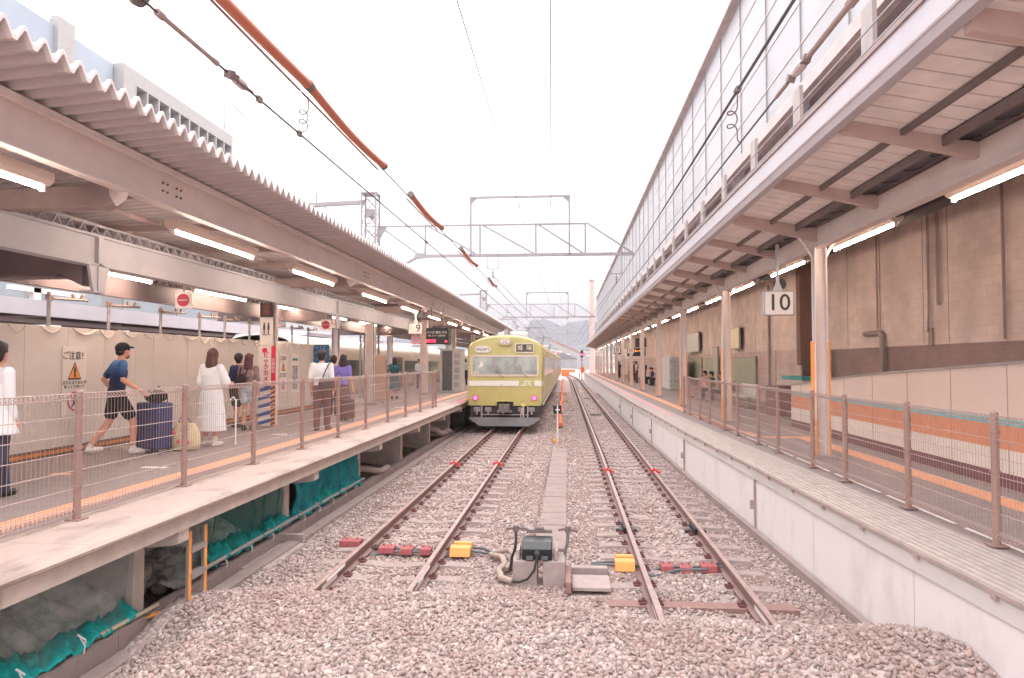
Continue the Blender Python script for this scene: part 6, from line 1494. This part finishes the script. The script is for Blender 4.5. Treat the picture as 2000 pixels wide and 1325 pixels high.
        if hair == 'tail': pr += [('l', [(hc.z+.02, 0, hc.y-.03, .092, .085), (hc.z-.14, 0, hc.y-.05, .115, .075), (hc.z-.22, .0, hc.y-.08, .09, .05), (hc.z-.33, .02, hc.y-.115, .038, .03), (hc.z-.48, .03, hc.y-.125, .018, .018)])]
        blobmesh(pr, .01, 'hair', hm, t, 2)
    if beard: blobmesh([('e', hc+fw*.06+V3(0, 0, -.085), (.05, .045, .045))], .009, 'beard', hm, t, 2)
    return t
m_ws = mat('cloth_white', (222,222,224), .8, var=.04, scale=8)
m_blue = bpy.data.materials.new('shirt_blue_fade'); m_blue.use_nodes = True
_n = m_blue.node_tree.nodes; _l = m_blue.node_tree.links; _tc = _n.new('ShaderNodeTexCoord'); _s = _n.new('ShaderNodeSeparateXYZ'); _l.new(_tc.outputs['Object'], _s.inputs[0])
_no = _n.new('ShaderNodeTexNoise'); _no.inputs['Scale'].default_value = 12; _l.new(_tc.outputs['Object'], _no.inputs['Vector'])
_ma = _n.new('ShaderNodeMath'); _ma.operation = 'MULTIPLY_ADD'; _l.new(_no.outputs['Fac'], _ma.inputs[0]); _ma.inputs[1].default_value = .25; _l.new(_s.outputs['Z'], _ma.inputs[2])
_r = _n.new('ShaderNodeValToRGB'); _mr = _n.new('ShaderNodeMapRange'); _mr.inputs['From Min'].default_value = 1.1; _mr.inputs['From Max'].default_value = 1.58; _l.new(_ma.outputs[0], _mr.inputs['Value']); _l.new(_mr.outputs[0], _r.inputs[0])
_e = _r.color_ramp.elements; _e[0].color = col(34, 42, 66); _e[1].color = col(70, 116, 168); _q = _e.new(.5); _q.color = col(44, 58, 100); _l.new(_r.outputs[0], _n['Principled BSDF'].inputs['Base Color']); _n['Principled BSDF'].inputs['Roughness'].default_value = .8
m_blk = mat('cloth_black', (40,36,38), .85, var=.15, scale=20); m_navy = mat('cloth_navy', (34,44,84), .8, var=.15, scale=8)
m_patt = mat('cloth_mottled', (160,136,134), .85, c2=(104,84,86), scale=22); m_pale = mat('cloth_pale_blue', (180,190,200), .8)
m_purp = mat('cloth_purple', (128,116,190), .8, var=.08, scale=10); m_brn = mat('cloth_brown', (104,66,60), .85, var=.1, scale=10); m_brn2 = mat('cloth_brown_skirt', (112,82,86), .85, var=.1, scale=10)
m_greyt = mat('cloth_greyblue', (66,68,84), .85, var=.12, scale=6); m_shoew = mat('shoe_white', (214,204,200), .6); m_dblue = mat('cloth_darkgreen', (50,92,104), .8, var=.1)
# facing direction: rz=0 looks away from the camera (+y)
person('man in navy polo shirt, black shorts and dark cap pulling a suitcase', (-7.30, 10.75, PL), -.75, 1.05, topm=m_blue, sleeve=.36, lowm=m_blk, lowlen=.36, shoe=m_shoew, cap=m_blk, beard=True, look=-.35,
       armR=((.29, .02, 1.14), (.40, .24, .98)), armL=((-.27, -.12, 1.14), (-.23, .02, .94)), legL=((-.10, -.06, .50), (-.10, -.32, .13)), legR=((.10, .22, .50), (.12, .22, .09)), lean=.08)
person('person with black hair and loose white shirt at the left picture edge', (-6.12, 7.0, PL), -.12, .99, fem=True, topm=m_ws, sleeve=.9, tunic=.72, lowm=m_greyt, lowlen=.98, shoe=m_black, look=-.2, hair='short', legL=((-.09, .16, .50), (-.09, .2, .09)), legR=((.10, -.02, .5), (.10, -.3, .14)))
person('woman with long dark hair in a long pleated white dress', (-6.30, 11.9, PL), -.15, 1.0, fem=True, dress=m_ws, hair='tail', hairm=m_hairb, shoe=m_shoew, armR=((.25, .05, 1.12), (.22, .22, 1.1)), look=-.6, shoetop=True)
person('boy in a navy shirt leaning close behind the woman in shorts', (-7.55, 15.3, PL), -.6, .98, topm=m_navy, sleeve=.4, lowm=m_blk, lowlen=.42, look=-.6, lean=.1, legL=((-.09, .08, .5), (-.09, .05, .09)))
person('woman with long brown hair, mottled top and pale shorts', (-6.95, 14.7, PL), .1, .97, fem=True, topm=m_patt, sleeve=.45, lowm=m_pale, lowlen=.28, hair='long', hairm=m_hairb, look=.5)
person('man in a white shirt and brown trousers carrying a shoulder bag', (-5.33, 14.75, PL), .05, 1.02, topm=m_ws, sleeve=.45, lowm=m_brn, lowlen=.97, shoe=m_brn, legR=((.09, .1, .5), (.10, .1, .09)), look=.1)
person('woman in a purple top and long brown skirt holding a suitcase handle', (-5.66, 17.2, PL), -.1, .97, fem=True, topm=m_purp, sleeve=.35, low='skirt', lowlen=1.0, lowm=m_brn2, hair='mid', armR=((.22, -.05, 1.1), (.26, .05, .84)))
person('person in dark hair walking just ahead of the woman in purple', (-6.45, 18.8, PL), 0, .97, topm=m_purp, lowm=m_blk, detail=False, voxel=.02)
person('person in a green dress farther along the left platform', (-6.95, 27.6, PL), .2, .98, fem=True, topm=m_dblue, sleeve=.4, low='skirt', lowlen=.8, lowm=m_dblue, hair='mid', detail=False, voxel=.02)
person('person in a checked pink top beside the person in green', (-7.6, 28.5, PL), .6, .95, topm=m_patt, lowm=m_blk, detail=False, voxel=.02)
person('person in a pale shirt and dark trousers near the train', (-6.65, 45, PL), .1, 1.0, topm=m_pale, sleeve=.5, lowm=m_navy, detail=False, voxel=.02)
person('person in pink walking far beyond the grey cabinet', (-7.6, 47, PL), .1, .97, topm=mat('cloth_pink', (206,120,140), .8), lowm=m_blk, detail=False, voxel=.02)
person('person in white walking beside the left columns', (-8.4, 39, PL), 3.0, .97, topm=m_ws, lowm=m_navy, detail=False, voxel=.02)
# right platform waiting people
m_pinkc = mat('cloth_rose', (190,140,136), .8)
person('seated person in rose clothes leaning back on the right bench', (6.25, 33.5, PR), 1.9, 1.0, sit=True, topm=m_pinkc, lowm=m_pinkc, lean=-.25, detail=False, voxel=.02)
person('seated person in dark clothes beside the one in rose', (6.4, 31.5, PR), 1.7, 1.0, sit=True, topm=m_blk, lowm=m_navy, detail=False, voxel=.02)
person('seated person in grey on the right bench nearest the brown pier', (6.45, 29.7, PR), 1.6, 1.0, sit=True, topm=m_greyt, lowm=m_blk, detail=False, voxel=.02)
person('seated person in white on the dark bench beyond the locker', (6.5, 50.2, PR), 1.6, 1.0, sit=True, topm=m_ws, lowm=m_blk, detail=False, voxel=.02)
person('seated person in navy on the farthest dark bench', (6.5, 54.0, PR), 1.6, 1.0, sit=True, topm=m_navy, lowm=m_blk, detail=False, voxel=.02)
person('standing person in white by the far right columns', (5.6, 57, PR), 1.2, 1.0, topm=m_ws, lowm=m_brn, detail=False, voxel=.02)
person('standing person in dark clothes by the far right columns', (6.0, 62, PR), .3, 1.02, topm=m_blk, lowm=m_blk, detail=False, voxel=.02)
person('standing person in navy far along the right platform', (5.4, 74, PR), .3, 1.02, topm=m_navy, lowm=m_blk, detail=False, voxel=.02)
person('standing person in grey farthest along the right platform', (5.9, 80, PR), .3, 1.0, topm=m_greyt, lowm=m_blk, detail=False, voxel=.02)
for (x, y, rz, tm, lm, st, lb) in ((6.5, 51.3, 1.6, m_blk, m_navy, True, 'seated person in black next to the one in white'), (6.5, 55.2, 1.6, m_pinkc, m_blk, True, 'seated person in rose on the farthest dark bench'),
    (5.3, 59.5, .9, m_pinkc, m_brn, False, 'standing person in rose and brown by the far right columns'), (6.6, 60.5, 2.4, m_navy, m_blk, False, 'standing person in navy close to the far right wall'),
    (5.9, 66.5, 1.5, m_ws, m_blk, False, 'standing person in white beyond the departure board'), (6.5, 69.5, .4, m_blk, m_brn, False, 'standing person in black and brown beyond the departure board'), (6.2, 85, .2, m_ws, m_navy, False, 'smallest standing person in white near the far end of the right platform')):
    person(lb, (x, y, PR), rz, 1.0, sit=st, topm=tm, lowm=lm, detail=False, voxel=.022)
bench(6.6, 29.2, 'dark bench seats under the pale green windows', mat('bench_dark', (70,72,78), .4))

def suitcase(x, y, rz, w_, d_, h_, m, label, ribs=9, handle=.3, hm=None):
    t = thing('suitcase', label, 'suitcase', (x, y, PL), None, rz)
    b = MB(); b.box(-w_/2, w_/2, -d_/2, d_/2, .06, .06+h_); b.build('shell', m, t, bevel=.035)
    b = MB()
    for k in range(ribs): xx = -w_/2+.05+(w_-.1)*k/(ribs-1); b.box(xx-.010, xx+.010, -d_/2-.006, d_/2+.006, .10, .02+h_)
    b.build('ribs', m, t, bevel=.004)
    for sx in (-1, 1):
        for sy in (-1, 1): b = MB(); b.tube([(sx*(w_/2-.05)-.012, sy*(d_/2-.05), .03), (sx*(w_/2-.05)+.012, sy*(d_/2-.05), .03)], .03, 10); b.build('wheel', m_black, t)
    b = MB()
    for sx in (-1, 1): b.tube([(sx*w_*.28, d_/2-.03, h_+.05), (sx*w_*.28, d_/2-.03, h_+.06+handle)], .009, 6)
    b.tube([(-w_*.28, d_/2-.03, h_+.06+handle), (w_*.28, d_/2-.03, h_+.06+handle)], .013, 6); b.build('handle', hm or m_black, t); return t
m_scn = mat('suitcase_navy', (50,58,96), .35, var=.1)
suitcase(-6.80, 11.0, -.35, .50, .32, .76, m_scn, 'tall ribbed navy suitcase with a dark bag on top beside the man in the cap', handle=.12)
suitcase(-5.50, 17.1, .3, .36, .24, .50, mat('suitcase_brown', (96,66,60), .6, var=.1), 'small brown suitcase with a long silver handle behind the woman in purple', handle=.42, hm=m_galv)
t = thing('travel_bag', 'dark soft bag resting on top of the navy suitcase', 'bag', (-6.78, 11.0, PL+.82))
blobmesh([('e', (-6.78, 11.0, PL+.91), (.19, .14, .10)), ('e', (-6.72, 11.0, PL+.93), (.12, .12, .09))], .012, 'bag_body', m_blk, t)
b = MB(); b.tube([(-6.9, 10.95, PL+.98), (-6.82, 10.92, PL+1.05), (-6.72, 10.93, PL+1.0)], .012, 6); b.build('strap', m_black, t, smooth=True)
t = thing('patterned_bag', 'cream tote bag with red flowers standing on the platform', 'bag', (-6.45, 11.3, PL))
blobmesh([('l', [(PL+.46, -6.42, 11.3, .15, .08), (PL+.3, -6.43, 11.3, .24, .14), (PL+.12, -6.45, 11.3, .28, .17), (PL+.01, -6.45, 11.3, .25, .15)])], .012, 'bag_body', mat('bag_cream', (212,196,160), .8, c2=(198,180,148), scale=6), t)
b = MB()
for (dx, dz, r) in ((-.12, .3, .035), (.06, .33, .04), (-.02, .16, .045), (.13, .15, .035), (-.15, .12, .03)): b.ball((-6.44+dx, 11.17-.02*(dz < .2), PL+dz), (r, .03, r), 10, 6)
b.build('red_flowers', mat('flower_red', (214,96,100), .7), t, smooth=True)
b = MB(); b.tube([(-6.54, 11.28, PL+.42), (-6.5, 11.25, PL+.54), (-6.36, 11.25, PL+.54), (-6.32, 11.28, PL+.42)], .01, 6); b.build('handle', m_brn, t, smooth=True)
t = thing('shoulder_bag', 'dark brown bag with a strap on the back of the man in white', 'bag', (-5.2, 14.6, 2.1))
blobmesh([('l', [(2.14, -5.16, 14.58, .16, .06), (2.02, -5.16, 14.58, .19, .08), (1.90, -5.17, 14.58, .17, .07)])], .012, 'bag_body', mat('bag_brown', (70,50,50), .6), t)
b = MB(); b.tube([(-5.26, 14.60, 2.14), (-5.20, 14.60, 2.30), (-5.14, 14.64, 2.46), (-5.12, 14.72, 2.5)], .012, 6); b.build('strap', mat('bag_brown', (70,50,50), .6), t)
t = thing('backpack', 'small black backpack worn by the woman in shorts', 'bag', (-7.05, 14.55, 2.1))
blobmesh([('e', (-7.03, 14.52, 2.10), (.12, .09, .16))], .012, 'bag_body', m_blk, t)
b = MB(); b.tube([(-7.1, 14.56, 2.22), (-7.08, 14.62, 2.40)], .012, 5); b.tube([(-6.96, 14.56, 2.22), (-6.92, 14.62, 2.40)], .012, 5); b.build('strap', m_blk, t)
b = MB(); b.tube([(-5.95, 12.1, PL), (-5.95, 12.1, PL+.80), (-6.0, 12.1, PL+.86), (-6.06, 12.1, PL+.80)], .014, 8); tag(b.build('white_umbrella', m_ws, None, smooth=True), 'white folded umbrella held upright right of the woman in white', 'umbrella')
# ================================================================== separate pieces built in one go into parts of their own
def split_pieces(o, newname, m_per=1):
    me = o.data; n = len(me.vertices); par = list(range(n))
    def find(a):
        while par[a] != a: par[a] = par[par[a]]; a = par[a]
        return a
    for e in me.edges:
        a, b_ = find(e.vertices[0]), find(e.vertices[1])
        if a != b_: par[b_] = a
    groups = {}; order = []
    for p in me.polygons:
        r = find(p.vertices[0])
        if r not in groups: groups[r] = []; order.append(r)
        groups[r].append(p)
    packs = [order[i:i+m_per] for i in range(0, len(order), m_per)]
    if len(packs) < 2 or len(packs) > 100: return
    for i, pk in enumerate(packs):
        vm = {}; vs = []; fs = []
        for r in pk:
            for p in groups[r]:
                f = []
                for v in p.vertices:
                    if v not in vm: vm[v] = len(vs); vs.append(tuple(me.vertices[v].co))
                    f.append(vm[v])
                fs.append(f)
        nm = bpy.data.meshes.new(newname); nm.from_pydata(vs, [], fs)
        for q in me.materials: nm.materials.append(q)
        if me.polygons[0].use_smooth: nm.polygons.foreach_set('use_smooth', [True]*len(nm.polygons)); nm.set_sharp_from_angle(angle=R(38))
        nm.update(); c = bpy.data.objects.new(newname, nm); C.objects.link(c); c.parent = o.parent; c.matrix_parent_inverse = o.matrix_parent_inverse.copy(); c.matrix_basis = o.matrix_basis.copy()
        for md in o.modifiers:
            if md.type == 'BEVEL': k = c.modifiers.new('bevel', 'BEVEL'); k.width = md.width; k.segments = 2; k.limit_method = 'ANGLE'; k.angle_limit = md.angle_limit
    bpy.data.objects.remove(o)
SPL = {'rolled_edge': None, 'screen_posts': ('screen_post', 2), 'vertical_joints': ('vertical_joint', 1), 'horizontal_rails': ('horizontal_rail', 1), 'rafters': ('rafter', 1), 'purlins': ('purlin', 1), 'gusset': ('gusset', 4),
       'turnbuckle': ('turnbuckle', 3), 'beam_bolts': ('beam_bolt', 1), 'floor_mark': ('floor_mark', 1), 'steel_frame': ('frame_member', 2), 'balcony_walls': ('balcony_wall', 1), 'lock_knobs': ('lock_knob', 1), 'locker_doors': ('locker_door', 1), 'drawers': ('drawer', 1),
       'red_flowers': ('red_flower', 1), 'white_line': ('white_line_dash', 1), 'expansion_joint': ('expansion_joint', 1), 'sagging_tie': ('sagging_tie', 1), 'tie_string': ('tie_string', 2), 'socket': ('socket', 1), 'foot': ('foot', 1), 'panel_joints': ('panel_joint', 1),
       'socket_': None, 'wiper': None, 'pier': None, 'outer_beam': ('outer_beam', 1), 'brown_beams': ('brown_beam', 1), 'cable_tray': ('tray_cable', 1), 'orange_wrap': ('orange_wrap', 1), 'drip_line': ('drip_line', 1), 'wire_run': ('wire_run', 1), 'upper_wall': None,
       'door_window': ('door_window', 1), 'white_rail': ('white_rail', 1), 'edge_channel': ('edge_channel', 1), 'pilaster': ('pilaster', 1), 'air_conditioner': ('air_conditioner', 1), 'eyes': ('eye', 1), 'rear_roof': ('rear_roof_slab', 1), 'clamp': ('clamp', 1), 'end_clamp': ('end_clamp', 1), 'gland': ('gland', 1), 'bolt': ('bolt', 1), 'concrete_lip': ('concrete_lip', 1), 'shoes': ('shoe', 1), 'shackle': ('shackle', 1), 'handrail': None, 'lens': None}
for o in list(bpy.data.objects):
    if o.type != 'MESH' or not o.parent: continue
    base = o.name.split('.')[0]; s_ = SPL.get(base)
    if s_ and o.data.users == 1: split_pieces(o, s_[0], s_[1])
# ================================================================== HAZE
HAZE = .0006
b = MB(); b.box(-3000, 3000, -60, 3400, -1.6, 262)
hz = b.mesh('haze'); ho = link('haze', hz); m = bpy.data.materials.new('haze'); m.use_nodes = True; n = m.node_tree.nodes; l = m.node_tree.links
n.remove(n['Principled BSDF']); pv = n.new('ShaderNodeVolumePrincipled'); pv.inputs['Color'].default_value = (.30, .312, .33, 1); pv.inputs['Density'].default_value = HAZE; pv.inputs['Anisotropy'].default_value = .2
l.new(pv.outputs[0], n['Material Output'].inputs['Volume']); hz.materials.append(m); tag(ho, 'pale haze filling the air', kind='stuff')
scn.cycles.volume_bounces = 1
